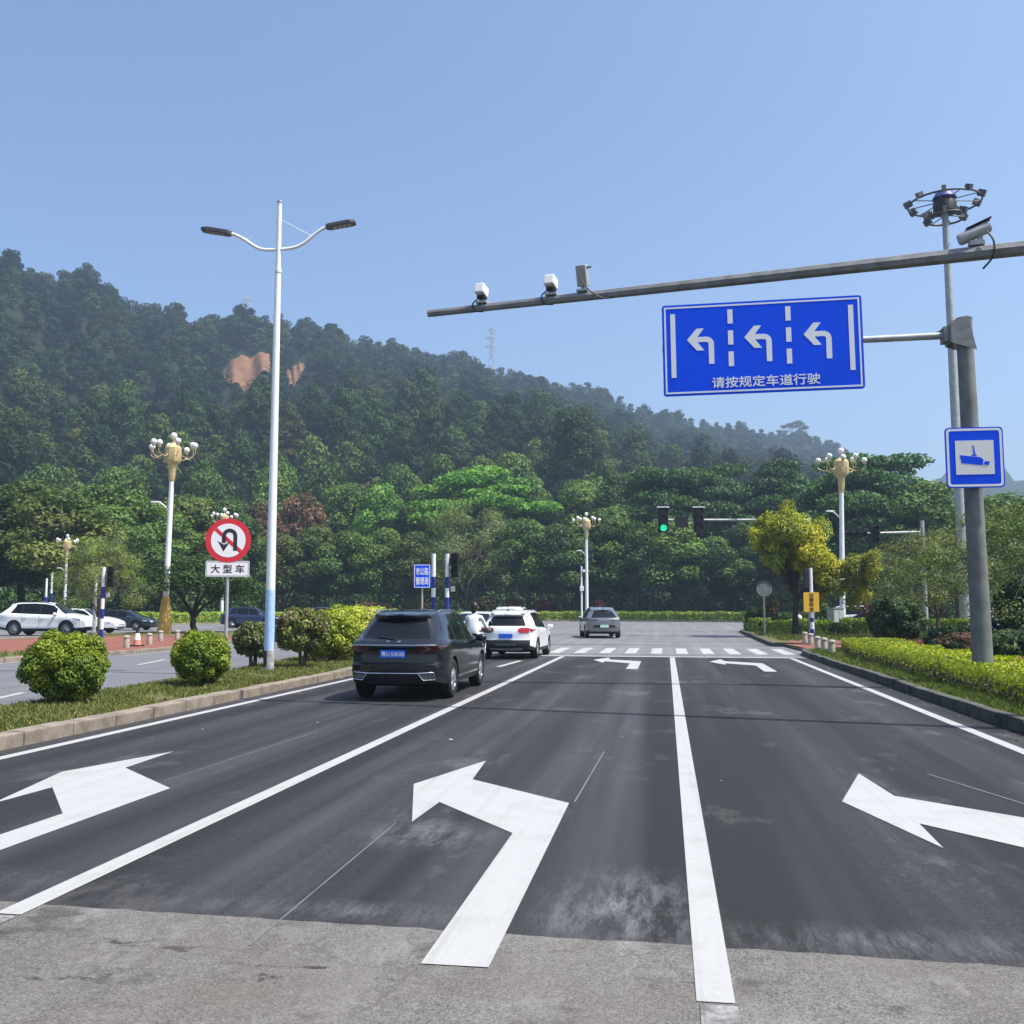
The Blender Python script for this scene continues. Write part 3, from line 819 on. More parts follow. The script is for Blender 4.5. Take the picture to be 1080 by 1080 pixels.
        n, l, w = 1500, 0.6, 0.35
    C, Rd = np.array(C), np.array(Rd)
    top = np.array([rng.uniform(-0.25, 0.25), rng.uniform(-0.25, 0.25), H * fork])
    nst = 3 if kind in ('small', 'sparse') else 1
    base = np.zeros(3)
    mb.tube([(0, 0, -0.3), (0, 0, 0.15), tuple(top * 0.5 + rng.normal(size=3) * 0.06), tuple(top)], [trunk_r * 1.5, trunk_r * 1.1, trunk_r, trunk_r * 0.86], 9)
    if kind not in ('small', 'sparse', 'flat', 'flatdark', 'ridge'):
        tip = np.array([top[0], top[1], H * 0.86])
        mb.tube(limb_path(rng, top, tip, 0.0, 4), [trunk_r * 0.85, trunk_r * 0.7, trunk_r * 0.5, trunk_r * 0.3, trunk_r * 0.12], 7)
    mains = []
    nm = 5 if kind in ('small', 'sparse', 'flat', 'flatdark', 'ridge') else 0
    for i in range(nm):
        a = 2 * math.pi * i / nm + rng.uniform(-0.3, 0.3); q = 0.42 * W / 2
        e = np.array([q * math.cos(a), q * math.sin(a), H * (fork + (0.84 - fork) * rng.uniform(0.55, 0.8))])
        pth = limb_path(rng, top * np.array([1, 1, rng.uniform(0.8, 1.0)]), e, 0.08, 4)
        mb.tube(pth, [trunk_r * 0.62, trunk_r * 0.52, trunk_r * 0.42, trunk_r * 0.34, trunk_r * 0.26], 7); mains.append(e)
    for c in C:
        if mains:
            s = mains[int(np.argmin([np.linalg.norm(c - e) for e in mains]))]
        else:
            s = np.array([top[0], top[1], max(top[2] * 0.9, min(H * 0.8, c[2] - 0.22 * np.hypot(c[0], c[1]) - 0.6))])
        mb.tube(limb_path(rng, s, c, 0.05, 3), [trunk_r * 0.30, trunk_r * 0.22, trunk_r * 0.15, trunk_r * 0.06], 5, caps=False)
        for _ in range(3 if kind in ('sparse', 'ridge') else 0):
            dd = rng.normal(size=3); dd /= np.linalg.norm(dd)
            mb.tube([tuple(c), tuple(c + dd * Rd[0].mean() * 0.8)], [trunk_r * 0.07, trunk_r * 0.02], 4, caps=False)
    v, t = leaf_cloud(rng, C, Rd, int(n * 2.0), l * 0.70, w * 0.70, cols, shell, up, out * 1.5)
    tmp = mb.build('trunk', M[bark], smooth=60); tm = tmp.data; bpy.data.objects.remove(tmp)
    TREE[key] = (tm, leaf_mesh('crown', v, t, M['leaf']), H * 1.04, W)
    return TREE[key]
def plant_tree(kind, seed, x, y, z, height, width, label, group, name='broadleaf_tree', rz=None, cat='tree'):
    tm, cm, H, W = tree_proto(kind, seed)
    t = thing(name, label, cat, (x, y, z), (x * 7.3 + y * 3.1) % 6.28 if rz is None else rz, group)
    s = height / H; q = width / W
    t.scale = (q, q, s)
    link('trunk', tm, t); link('crown', cm, t)
    return t

# woods far up the hill: thousands of crowns that read as one mass
def canopy(seed, kind):
    rng = np.random.default_rng(seed)
    if kind == 'near':
        m = 13; C, Rd = [], []
        for i in range(m):
            a = i * 2.4; q = (i + 0.5) / m
            rr = 3.3 * math.sin(math.pi * (0.1 + 0.85 * q) ** 0.85) * rng.uniform(0.4, 1.0)
            C.append((rr * math.cos(a), rr * math.sin(a), 2.2 + 10.5 * q)); s = rng.uniform(0.8, 1.3); Rd.append((1.6 * s, 1.6 * s, 1.25 * s))
        return leaf_cloud(rng, C, Rd, 2000, 0.62, 0.40, [(1, 1, 1), (1.2, 1.1, 0.9), (0.82, 0.9, 1.0)], 0.6, 0.35, 1.5, 0.7, 0.28, 0.22)
    if kind == 'pine':
        m = 9; C, Rd = [], []
        for i in range(m):
            a = i * 2.4; q = (i + 0.5) / m
            rr = 2.6 * (1 - q * 0.75) * rng.uniform(0.5, 1.0)
            C.append((rr * math.cos(a), rr * math.sin(a), 2.5 + 6.6 * q)); s = rng.uniform(0.75, 1.2); Rd.append((1.5 * s, 1.5 * s, 0.75 * s))
        return leaf_cloud(rng, C, Rd, 520, 0.8, 0.5, [(1, 1, 1), (0.85, 0.92, 1.0)], 0.6, 0.5, 1.2, 0.6, 0.2, 0.2)
    m = 9; C, Rd = [], []
    for i in range(m):
        a = i * 2.4; q = (i + 0.5) / m
        rr = 2.9 * math.sin(math.pi * (0.15 + 0.8 * q)) * rng.uniform(0.4, 1.0)
        C.append((rr * math.cos(a), rr * math.sin(a), 1.8 + 6.0 * q)); s = rng.uniform(0.8, 1.3); Rd.append((1.6 * s, 1.6 * s, 1.2 * s))
    return leaf_cloud(rng, C, Rd, 560, 0.85, 0.55, [(1, 1, 1), (1.12, 1.08, 0.95), (0.88, 0.94, 1.0)], 0.7, 0.4, 1.5, 0.6, 0.2, 0.2)
def in_scar(az, r, low):
    e = np.zeros(len(az), bool)
    for a0, a1, r0, r1 in (SC1, SC2):
        e |= (az > a0 - 0.02) & (az < a1 + 0.02) & (r > r0 - low) & (r < r1 + 3)
    return e
def wood(name, seed, r_lo, r_hi, step, kinds, palette, sc, label, az0=-40, az1=17, big=1.7):
    rng = np.random.default_rng(seed); P = []
    r = r_lo
    while r < r_hi:
        da = math.degrees(step / r); n = int((az1 - az0) / da)
        a = az0 + (np.arange(n) + rng.random(n)) * da; rr = r + rng.uniform(-0.6, 0.6, n) * step
        P.append(np.stack([a, rr], 1)); r += step
    P = np.concatenate(P); az, rr = P[:, 0], P[:, 1]
    R1 = np.interp(az, _raz, _rr)
    keep = (rr < R1 + 26) & (~in_scar(az, rr, 2) | (rng.random(len(az)) < 0.22))
    az, rr = az[keep], rr[keep]
    x, y = rr * np.sin(np.radians(az)), rr * np.cos(np.radians(az)); z = hill_z(x, y)
    keep = z > 1.0
    x, y, z, az, rr = x[keep], y[keep], z[keep], az[keep], rr[keep]
    protos = [canopy(i + 10, k) for k in kinds for i in range(3)]
    protos = [(v.reshape(-1, 4, 3), t.reshape(-1, 4, 3)) for v, t in protos]
    protos = [(v[v[:, :, 2].mean(1) > 2.0].reshape(-1, 3), t[v[:, :, 2].mean(1) > 2.0].reshape(-1, 3)) for v, t in protos]
    V, T = [], []
    near_scar = in_scar(az, rr, 55); inside = in_scar(az, rr, 2)
    pal = np.array(palette)
    zone = 0.5 + 0.5 * np.sin(az * 1.3 + rr * 0.02) * np.sin(rr * 0.045 - az * 0.4)
    for i in range(len(x)):
        v, t = protos[rng.integers(len(protos))]
        th = rng.uniform(0, 6.28); s = sc * (rng.uniform(0.55, 1.15) if rng.random() < 0.7 else rng.uniform(1.15, big)); c, sn = math.cos(th), math.sin(th)
        s *= (0.32 if inside[i] else 0.72) if near_scar[i] else 1.0
        q = v * np.array([s, s, s * rng.uniform(0.85, 1.2)])
        V.append(np.stack([q[:, 0] * c - q[:, 1] * sn + x[i], q[:, 0] * sn + q[:, 1] * c + y[i], q[:, 2] + z[i] - 1.0], 1))
        col = pal[int(np.clip(zone[i] * len(pal) + rng.normal() * 1.1, 0, len(pal) - 1))] * rng.uniform(0.62, 1.42) * (np.array([1.25, 0.95, 0.9]) if rng.random() < 0.06 else 1.0)
        T.append(t * col)
    V, T = np.concatenate(V), np.concatenate(T)
    o = link(name, leaf_mesh(name, V, T, M['leaf_far']))
    print(name, len(x), 'trees', len(V) // 4, 'faces')
    return tag(o, label, 'woodland', kind='stuff')
wood('ridge_woodland', 3, 296, 830, 6.0, ['pine', 'broad'], [(0.015, 0.034, 0.018), (0.022, 0.048, 0.020), (0.032, 0.064, 0.020), (0.056, 0.094, 0.022), (0.044, 0.060, 0.024)], 0.92, 'dense dark woods covering the main ridge of the hill', big=1.3)
wood('slope_woodland', 4, 186, 296, 7.0, ['near'], [(0.028, 0.056, 0.020), (0.042, 0.080, 0.022), (0.064, 0.108, 0.024), (0.095, 0.140, 0.028), (0.054, 0.076, 0.026)], 1.05, 'greener woods on the lower slope of the hill', big=1.3)

G1 = 'trees of the belt behind the junction'
BELT = [  # photo column of the trunk, top row, distance, crown width, kind, seed, label
 (250, 535, 122, 10.6, 'dark', 1, 'dark tree behind the far hedge, just left of the white street lamp'),
 (296, 556, 124, 10.6, 'olive', 1, 'olive green tree behind the far hedge, just right of the white street lamp'),
 (332, 550, 126, 11.2, 'olive', 2, 'olive green tree behind the dark cars over the hedge'),
 (366, 556, 124, 10.6, 'broad', 1, 'mid green tree above the yellow hedge of the median'),
 (402, 552, 126, 10.6, 'broad', 2, 'mid green tree above the black car, left of the blue sign'),
 (436, 558, 124, 10, 'olive', 3, 'olive green tree right behind the blue direction sign'),
 (492, 528, 126, 17.7, 'sparse', 1, 'wide thin crowned tree behind the two striped poles'),
 (556, 540, 126, 13, 'broad', 3, 'round green tree behind the white cars'),
 (592, 548, 124, 11.8, 'dark', 2, 'dark green tree just left of the centre globe lamp'),
 (638, 528, 127, 14.2, 'broad', 2, 'large green tree just right of the centre globe lamp'),
 (672, 545, 125, 10.6, 'dark', 3, 'dark green tree left of the green traffic light'),
 (712, 540, 126, 14.2, 'broad', 1, 'dense green tree under the traffic light arm'),
 (752, 560, 125, 11.8, 'dark', 1, 'dark tree between traffic light and golden tree'),
 (790, 545, 128, 11.8, 'dark', 2, 'dark tree just behind the golden tree'),
 (272, 518, 142, 11.8, 'russet', 1, 'reddish brown tree high behind the white street lamp'),
 (318, 512, 146, 13, 'russet', 2, 'reddish brown tree on the foot of the hill'),
 (362, 500, 148, 13, 'broad', 3, 'green tree of the second rank above the olive trees'),
 (402, 505, 146, 10.6, 'bright', 1, 'bright green tree of the second rank above the black car'),
 (440, 512, 142, 11.8, 'dark', 3, 'dark tree of the second rank above the blue direction sign'),
 (500, 490, 146, 28.3, 'flat', 1, 'broad flat topped bright green tree above the striped poles'),
 (566, 505, 146, 14.2, 'dark', 1, 'dark tree of the second rank above the white cars'),
 (610, 500, 148, 14.2, 'broad', 1, 'green tree of the second rank above the centre globe lamp'),
 (655, 490, 146, 15.3, 'dark', 2, 'tall dark tree left of the flat topped trees'),
 (712, 470, 138, 24.8, 'flatdark', 1, 'flat topped tree standing over the green traffic light'),
 (772, 486, 140, 21.2, 'flatdark', 2, 'flat topped tree between the traffic light and the golden tree top'),
 (836, 472, 142, 23.6, 'flatdark', 3, 'flat topped tree behind the golden tree, left of the right globe lamp'),
 (926, 456, 118, 23.6, 'flatdark', 4, 'tallest flat topped tree, just right of the right globe lamp'),
 (885, 500, 128, 16.5, 'flatdark', 2, 'layered dark tree right behind the right globe lamp'),
 (972, 500, 112, 14.2, 'broad', 2, 'green tree right of the tallest flat topped tree'),
 (1012, 520, 110, 14.2, 'dark', 3, 'dark tree far behind the blue camera sign'),
 (1058, 512, 104, 15.3, 'broad', 3, 'green tree far behind the grey sign post'),
 (1100, 515, 100, 15.3, 'dark', 1, 'dark tree at the right rim of the photo'),
 (20, 500, 100, 14.2, 'olive', 2, 'olive tree behind the white car at the left rim'),
 (62, 512, 92, 13, 'olive', 3, 'olive tree right above the white car on the left'),
 (108, 505, 104, 14.2, 'broad', 1, 'green tree left of the left globe lamp'),
 (148, 520, 108, 13, 'broad', 2, 'green tree just behind the left globe lamp'),
 (196, 512, 116, 13, 'olive', 1, 'olive tree right of the left globe lamp'),
 (232, 520, 118, 11.8, 'dark', 2, 'dark tree behind the round no U turn sign'),
 (-30, 500, 94, 15.3, 'dark', 2, 'dark tree beyond the left rim of the photo'),
 (607, 424, 196, 17.7, 'tall', 1, 'tallest slender tree standing out of the woods above the centre globe lamp'),
 (345, 478, 168, 14.2, 'dark', 1, 'round dark tree at the foot of the slope above the olive trees'),
 (420, 478, 170, 14.2, 'broad', 3, 'round green tree at the foot of the slope above the black car'),
 (465, 470, 172, 14.2, 'dark', 2, 'round dark tree at the foot of the slope above the flat topped bright tree'),
 (545, 468, 172, 15.3, 'broad', 2, 'round green tree at the foot of the slope left of the tallest slender tree'),
 (640, 478, 172, 14.2, 'dark', 3, 'round dark tree at the foot of the slope right of the tallest slender tree'),
 (290, 480, 166, 14.2, 'broad', 1, 'round green tree at the foot of the slope beside the white street lamp'),
 (215, 478, 164, 14.2, 'dark', 3, 'round dark tree at the foot of the slope over the no U turn sign'),
 (120, 480, 160, 15.3, 'broad', 3, 'round green tree at the foot of the slope left of the left globe lamp'),
 (40, 478, 158, 15.3, 'dark', 1, 'round dark tree at the foot of the slope at the left rim'),
]
for px, py, D, wd, kind, seed, lab in BELT:
    x, y = spot(px, D); z0 = 0.1 if D < 165 else max(0.1, float(hill_z(x, y)) - 0.2)
    plant_tree(kind, seed, x, y, z0, zat(py, D, px) - z0, wd, lab, G1)

# trees of the islands, close enough to show their limbs
x, y = spot(206, 63); plant_tree('small', 1, x, y, 0.1, zat(578, 63, 208) - 0.1, 8.6, 'low spreading tree with forked dark trunk beside the no U turn sign', None, rz=0.6)
x, y = spot(106, 58); plant_tree('sparse', 2, x, y, 0.1, zat(562, 58, 106) - 0.1, 6.2, 'thin many stemmed tree behind the striped pole on the left', None)
x, y = spot(985, 52); plant_tree('sparse', 3, x, y, 0.1, zat(555, 52, 985) - 0.1, 8.0, 'thin twiggy tree behind the dark clipped bush on the right', None)
x, y = spot(940, 74); plant_tree('small', 2, x, y, 0.1, zat(580, 74, 940) - 0.1, 7.5, 'bushy tree left of the twiggy tree on the right', None)
x, y = spot(1076, 34); plant_tree('sparse', 4, x, y, 0.1, zat(525, 34, 1076) - 0.1, 6.6, 'twiggy tree with low dark limbs right of the grey sign post', None)
x, y = spot(842, 765); z_ = float(hill_z(x, y)); plant_tree('ridge', 1, x, y, z_ - 0.5, zat(442, 765, 842) - z_ + 0.5, 26, 'lone thin crowned tree standing up from the far end of the ridge', None)

def golden_tree():
    rng = np.random.default_rng(5); D = 56
    x, y = spot(838, D)
    t = thing('golden_tree', 'feathery golden yellow tree with a second lobe to the right', 'tree', (x, y, 0.1))
    k = D / FPX
    C, Rd, pw = [], [], []
    lobes = [(-8, 560, 24), (-27, 572, 14), (14, 588, 22), (2, 575, 26), (-14, 582, 17), (36, 598, 17), (62, 603, 17), (76, 605, 14), (52, 622, 14), (70, 625, 12), (-36, 576, 11), (28, 612, 15), (-4, 545, 14), (-22, 560, 13), (8, 592, 16), (-4, 582, 15), (24, 604, 13)]
    for dx, py, r in lobes:
        cz = CAM_H + (641 - py) * k
        for _ in range(5):
            o = rng.normal(size=3) * r * k * 0.45
            C.append((dx * k + o[0], o[1] * 1.2, cz + o[2])); s = r * k * rng.uniform(0.45, 0.62); Rd.append((s, s, s * 1.1))
    v, tt = leaf_cloud(rng, C, Rd, 26000, 0.28, 0.06, GOLD, 0.2, 0.6, 0.7, 0.6, 0.22, 0.22)
    mb = MB(); r_ = 0.14
    top = (0.1, 0, 2.0)
    mb.tube([(0, 0, -0.2), (0.03, 0, 1.0), top], [0.2, 0.15, 0.13], 8)
    for c in C[::3]:
        mb.tube(limb_path(rng, top, c, 0.06, 3), [0.07, 0.05, 0.035, 0.012], 5, caps=False)
    mb.build('trunk', M['bark_dark'], t, smooth=60)
    link('crown', leaf_mesh('crown', v, tt, M['leaf']), t)
golden_tree()

# shrubs and hedges
YG = [(0.22, 0.30, 0.022), (0.16, 0.25, 0.022), (0.28, 0.34, 0.03), (0.10, 0.17, 0.022)]
SH_G = [(0.23, 0.31, 0.024), (0.15, 0.23, 0.024), (0.30, 0.37, 0.03), (0.09, 0.155, 0.022)]
SH_DK = [(0.030, 0.065, 0.020), (0.040, 0.080, 0.022), (0.025, 0.05, 0.018)]
def shrub(name, label, px, D, w, h, cols, n, l, wd, group=None, cat='shrub', brown=None, m='leaf_glossy', lift=0.05, lump=0.30, z=0.11, cone=False, x=None, y=None, seed=None):
    if x is None: x, y = spot(px, D)
    rng = np.random.default_rng(int(abs(x * 91 + y * 37)) if seed is None else seed)
    t = thing(name, label, cat, (x, y, z), 0, group)
    C, Rd = [], []
    k = 34
    for i in range(k):
        a = i * 2.4 + rng.uniform(-0.3, 0.3); q = (i + 0.5) / k
        zz = -0.92 + 1.84 * q; rr = math.sqrt(max(0, 1 - zz * zz)) * (1.0 if not cone else (0.75 - 0.35 * zz)) * rng.uniform(0.9, 1.06)
        s = lump * rng.uniform(0.85, 1.2)
        C.append((rr * (1 - lump * 0.8) * w / 2 * math.cos(a), rr * (1 - lump * 0.8) * w / 2 * math.sin(a), lift + (h - lift) / 2 * (1 + zz * (1 - lump * 0.7))))
        Rd.append((s * w / 2, s * w / 2, s * (h - lift) / 2))
    v, tt = leaf_cloud(rng, C, Rd, n, l, wd, cols, 0.5, 0.45, 1.0, 0.7, 0.08, 0.20)
    if brown is not None:
        c = (v[:, 2] > lift + 0.35 * (h - lift)) & (rng.random(len(v)) < 0.99)
        q = np.repeat(rng.random(len(v) // 4) < brown, 4)
        tt = np.where((c & q)[:, None], np.array([[0.17, 0.115, 0.065]]) * rng.uniform(0.6, 1.3, (len(v) // 4, 1)).repeat(4, 0), tt)
    link('foliage', leaf_mesh('foliage', v, tt, M[m]), t)
    mb = MB()
    for i in range(7):
        a = i * 0.9 + rng.uniform(-0.2, 0.2); r0, r1 = rng.uniform(0.03, 0.10), w * rng.uniform(0.10, 0.26)
        mb.tube([(r0 * math.cos(a), r0 * math.sin(a), -0.05), (r1 * 0.5 * math.cos(a), r1 * 0.5 * math.sin(a), lift + 0.1 * h), (r1 * math.cos(a), r1 * math.sin(a), h * 0.62)], [0.03, 0.022, 0.01], 6)
    mb.lathe([(0.16, -0.06), (0.15, 0.0), (0.08, 0.05)], n=10)
    mb.build('stem', M['bark'], t)
    return t
shrub('round_shrub', 'large round clipped shrub nearest on the left of the grass median', 0, 0, 1.27, 1.14, SH_G, 24000, 0.05, 0.029, x=-9.32, y=14.3)
shrub('round_shrub', 'smaller round clipped shrub on the median below the no U turn sign', 0, 0, 1.14, 1.06, SH_G, 21000, 0.05, 0.029, x=-8.87, y=18.0)
shrub('mound_shrub', 'wide shrub with browned top right behind the foot of the street lamp', 0, 0, 1.42, 1.50, [(0.19, 0.24, 0.05), (0.24, 0.29, 0.07), (0.12, 0.17, 0.03), (0.27, 0.27, 0.12)], 11000, 0.085, 0.045, brown=0.3, x=-9.0, y=23.7, lift=0.35)
shrub('mound_shrub', 'smaller pale flowering shrub left of the street lamp foot', 0, 0, 1.05, 1.16, [(0.13, 0.17, 0.045), (0.18, 0.22, 0.07), (0.22, 0.24, 0.12)], 6000, 0.10, 0.05, x=-10.2, y=23.5, lift=0.25)
shrub('round_shrub', 'large dark round clipped bush at the end of the right hedge', 945, 42.5, 2.15, 1.95, [(0.05, 0.105, 0.026), (0.065, 0.125, 0.03), (0.04, 0.08, 0.022)], 11000, 0.13, 0.075)
def hedge(name, label, pts, width, h, cols, n, l, wd, z=0.11, group=None, dark=None, seed=9):
    """clipped hedge: leafy skin over a core of twigs, following a line of points"""
    rng = np.random.default_rng(seed); P = np.array(pts, float)
    t = thing(name, label, 'hedge', (P[0][0], P[0][1], z), 0, group)
    seg = np.linalg.norm(np.diff(P, axis=0), axis=1); cum = np.concatenate([[0], np.cumsum(seg)])
    def along(s):
        i = np.clip(np.searchsorted(cum, s, 'right') - 1, 0, len(seg) - 1); f = (s - cum[i]) / seg[i]
        d = (P[i + 1] - P[i]) / seg[i][:, None]
        return P[i] + (P[i + 1] - P[i]) * f[:, None], np.stack([-d[:, 1], d[:, 0]], 1)
    s = rng.random(n) * cum[-1]; c, nn = along(s)
    u = rng.random(n); per = width + 2 * h; q = u * per
    wob = 0.05 * np.sin(s * 2.1) + 0.04 * np.sin(s * 5.3 + 1)
    side = np.where(q < h, -width / 2 + rng.random(n) * 0.1, np.where(q < h + width, q - h - width / 2, width / 2 - rng.random(n) * 0.1))
    zz = np.where(q < h, q, np.where(q < h + width, h - rng.random(n) ** 2 * 0.14 + wob, per - q))
    p = np.stack([c[:, 0] + nn[:, 0] * side * (1 + wob), c[:, 1] + nn[:, 1] * side * (1 + wob), np.maximum(zz, 0.02)], 1) - np.array([P[0][0], P[0][1], 0])
    out = np.stack([nn[:, 0] * side * 2, nn[:, 1] * side * 2, np.where(zz > h - 0.2, 0.8, 0.1)], 1)
    nr = out * 0.8 + rng.normal(size=(n, 3)) * 0.5; nr /= np.linalg.norm(nr, axis=1)[:, None]
    a = np.cross(nr, rng.normal(size=(n, 3))); a /= np.linalg.norm(a, axis=1)[:, None]; b = np.cross(nr, a)
    sc = (0.7 + 0.6 * rng.random(n))[:, None]; a, b = a * l * sc / 2, b * wd * sc / 2
    v = np.stack([p - a, p - b, p + a, p + b], 1).reshape(-1, 3)
    cols = np.array(cols); tt = cols[rng.integers(0, len(cols), n)] * rng.uniform(0.75, 1.25, (n, 1))
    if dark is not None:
        low = rng.random(n) > np.clip((zz / h - 0.30) / 0.45, 0.08, 1)  # leaves get darker tints towards the foot: side shade put into the colour
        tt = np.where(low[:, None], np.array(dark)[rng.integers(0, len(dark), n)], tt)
    link('foliage', leaf_mesh('foliage', v, np.repeat(tt, 4, 0), M['leaf_glossy']), t)
    mb = MB()
    for i in range(int(cum[-1] / 0.25)):
        c1, n1 = along(np.array([rng.random() * cum[-1]])); o = rng.uniform(-0.4, 0.4) * width
        bx, by = c1[0] + n1[0] * o - P[0]
        mb.tube([(bx, by, -0.05), (bx + rng.uniform(-0.1, 0.1), by + rng.uniform(-0.1, 0.1), h * 0.85)], [0.016, 0.008], 4, caps=False)
    mb.build('twigs', M['bark_dark'], t)['kind'] = 'stuff'
    return t
HEDGE_SHADE = [(0.05, 0.075, 0.022), (0.035, 0.055, 0.02), (0.065, 0.06, 0.03)]
hedge('clipped_hedge', 'long yellow green clipped hedge along the right kerb', [(6.1, 6), (6.1, 20), (6.2, 30), (6.9, 36.4)], 1.75, 0.43, [(0.34, 0.38, 0.022), (0.27, 0.33, 0.022), (0.40, 0.41, 0.03), (0.16, 0.22, 0.022)], 60000, 0.075, 0.04, dark=HEDGE_SHADE)
YL = [(0.40, 0.41, 0.03), (0.32, 0.37, 0.03), (0.24, 0.30, 0.03), (0.42, 0.41, 0.12)]
for x, y, w, h, lab in ((-9.25, 26.6, 1.9, 1.42, 'bright yellow green mound shrub just left of the black car'), (-9.5, 28.9, 2.3, 1.56, 'yellow green mound shrub behind the black car, partly hidden'),
                        (-9.7, 31.6, 2.4, 1.55, 'yellow green mound shrub mostly hidden behind the black car'), (-9.8, 34.4, 2.3, 1.5, 'yellow green mound shrub at the far end of the median')):
    shrub('mound_shrub', lab, 0, 0, w, h, YL, 12000, 0.095, 0.05, x=x, y=y, group='mound shrubs of the median', lift=0.12)
hedge('clipped_hedge', 'long low yellow green hedge along the far kerb of the junction', [(-34, 109.5), (-24, 115.6), (-12, 119.2), (8, 114.8), (16, 112)], 2.6, 0.95, YG, 16000, 0.34, 0.2, seed=12)
hedge('clipped_hedge', 'yellow green hedge behind the cars on the far left', [(-49.6, 64), (-49.4, 72), (-48.2, 86), (-44.6, 94.6), (-37, 105.5)], 2.0, 1.0, YG, 11000, 0.3, 0.18, seed=13)
hedge('clipped_hedge', 'low hedge at the foot of the round mirror on the corner island', [(5.9, 69.2), (6.2, 62), (9, 59)], 1.6, 0.75, YG + SH_G, 9000, 0.17, 0.1, seed=14)
hedge('clipped_hedge', 'low yellow hedge behind the striped pole with the yellow sign', [(9.8, 58.5), (13.5, 57), (15.2, 54)], 1.6, 0.85, YG, 6000, 0.16, 0.1, seed=15)
GB = 'clipped shrubs along the far hedge'
for px, wd, top, cols, lab in ((385, 26, 634, RUSSET, 'brownish ball shrub on the far side above the black car roof'), (406, 26, 635, RUSSET, 'brownish ball shrub left of the blue direction sign foot'),
    (511, 17, 630, RUSSET, 'brownish ball shrub behind the rider'), (540, 16, 630, [(0.22, 0.05, 0.04), (0.14, 0.06, 0.04)], 'reddish ball shrub over the far white car roof'),
    (573, 20, 632, [(0.32, 0.05, 0.045), (0.24, 0.05, 0.04), (0.14, 0.07, 0.04)], 'reddest ball shrub right of the white cars'), (631, 15, 632, [(0.30, 0.06, 0.05), (0.14, 0.08, 0.04)], 'reddish ball shrub over the grey car roof'),
    (664, 13, 633, OLIVE, 'olive ball shrub just right of the grey car'), (689, 14, 632, OLIVE, 'olive ball shrub under the green traffic light'), (722, 15, 636, RUSSET, 'brown ball shrub between the two lane arrows of the crossing'),
    (755, 15, 632, RUSSET, 'brown ball shrub left of the round mirror'), (282, 22, 634, OLIVE, 'olive ball shrub behind the street lamp'), (447, 18, 636, RUSSET, 'brown ball shrub right of the blue direction sign foot')):
    D = 122.5; k = D / FPX
    shrub('ball_shrub', lab, px, D, wd * k, CAM_H + (641 - top) * k - 0.1, cols, 900, 0.34, 0.2, group=GB, lift=0.9, m='leaf')
for px, D, wd, top, cols, cone, lab in ((799, 68, 26, 640, SH_DK, False, 'dark round bush left of the round mirror post'), (814, 67, 17, 625, RUSSET + OLIVE, True, 'brownish cone shaped shrub right of the round mirror post'),
    (824, 62, 20, 646, SH_DK, False, 'low dark ball bush under the golden tree'), (870, 66, 14, 636, OLIVE, True, 'thin cone shaped shrub left of the grey cabinet'),
    (897, 64, 18, 652, SH_DK, False, 'low dark ball bush in front of the white van'), (920, 66, 22, 636, [(0.20, 0.06, 0.045), (0.13, 0.08, 0.04), (0.25, 0.10, 0.06)], False, 'reddish bush behind the dark clipped bush'),
    (884, 58, 22, 656, SH_G, False, 'bright green ball bush under the grey cabinet')):
    k = D / FPX
    shrub('clipped_shrub', lab, px, D, wd * k, CAM_H + (641 - top) * k - 0.1, cols, 1900, 0.17, 0.09, lift=0.15, cone=cone, m='leaf')
for px, D, w, h, cols, lab in ((1006, 34, 1.9, 0.9, SH_DK, 'dark spreading bush behind the right hedge, left of the grey post'), (1064, 30, 2.0, 0.9, OLIVE + SH_DK, 'leafy olive bush at the foot of the twiggy tree'),
                               (1085, 33, 2.2, 2.3, SH_DK, 'tall dark bush at the right rim behind the hedge'), (1018, 30, 1.9, 0.8, SH_DK + RUSSET, 'low dark plants left of the grey post foot')):
    shrub('leafy_bush', lab, px, D, w, h, cols, 4500, 0.17, 0.08, lift=0.1, m='leaf')
def bromeliads(seed):
    rng = np.random.default_rng(seed); n = 260
    V, T = [], []
    for i in range(n):
        px = rng.uniform(955, 1100); D = rng.uniform(24, 42); x, y = spot(px, D)
        if x < 7.1: continue
        k = 9
        for j in range(k):
            a = rng.uniform(0, 6.28); L = rng.uniform(0.22, 0.42); c, s = math.cos(a), math.sin(a)
            p0 = np.array([x, y, 0.12]); p1 = p0 + np.array([c * L * 0.5, s * L * 0.5, L * 0.65]); p2 = p0 + np.array([c * L, s * L, L * 0.5]); n_ = np.array([-s, c, 0]) * 0.035
            V += [p0, p1 - n_, p2, p1 + n_]; col = np.array([(0.16, 0.035, 0.04), (0.20, 0.06, 0.05), (0.07, 0.07, 0.025)][rng.integers(3)]) * rng.uniform(0.7, 1.3)
            T += [col] * 4
    o = link('ground_cover', leaf_mesh('ground_cover', np.array(V), np.array(T), M['leaf']))
    tag(o, 'dark red leafy ground cover behind the right hedge', 'ground cover', kind='stuff')
bromeliads(3)
def undergrowth(seed):
    rng = np.random.default_rng(seed); C, Rd = [], []
    for i in range(900):
        px, D = rng.uniform(-60, 1130), rng.uniform(124, 160)
        if px < 260: D = rng.uniform(106, 150)
        if px > 900: D = rng.uniform(112, 150)
        x, y = spot(px, D); h = rng.uniform(1.2, 4.2); C.append((x, y, 0.1 + h * 0.45)); Rd.append((h * 0.9, h * 0.9, h * 0.6))
    v, t = leaf_cloud(rng, C, Rd, 80000, 0.45, 0.26, GREEN_DK + [(0.03, 0.05, 0.02)], 0.3)
    tag(link('undergrowth', leaf_mesh('undergrowth', v, t, M['leaf'])), 'dark undergrowth below the tree belt', 'undergrowth', kind='stuff')
undergrowth(8)
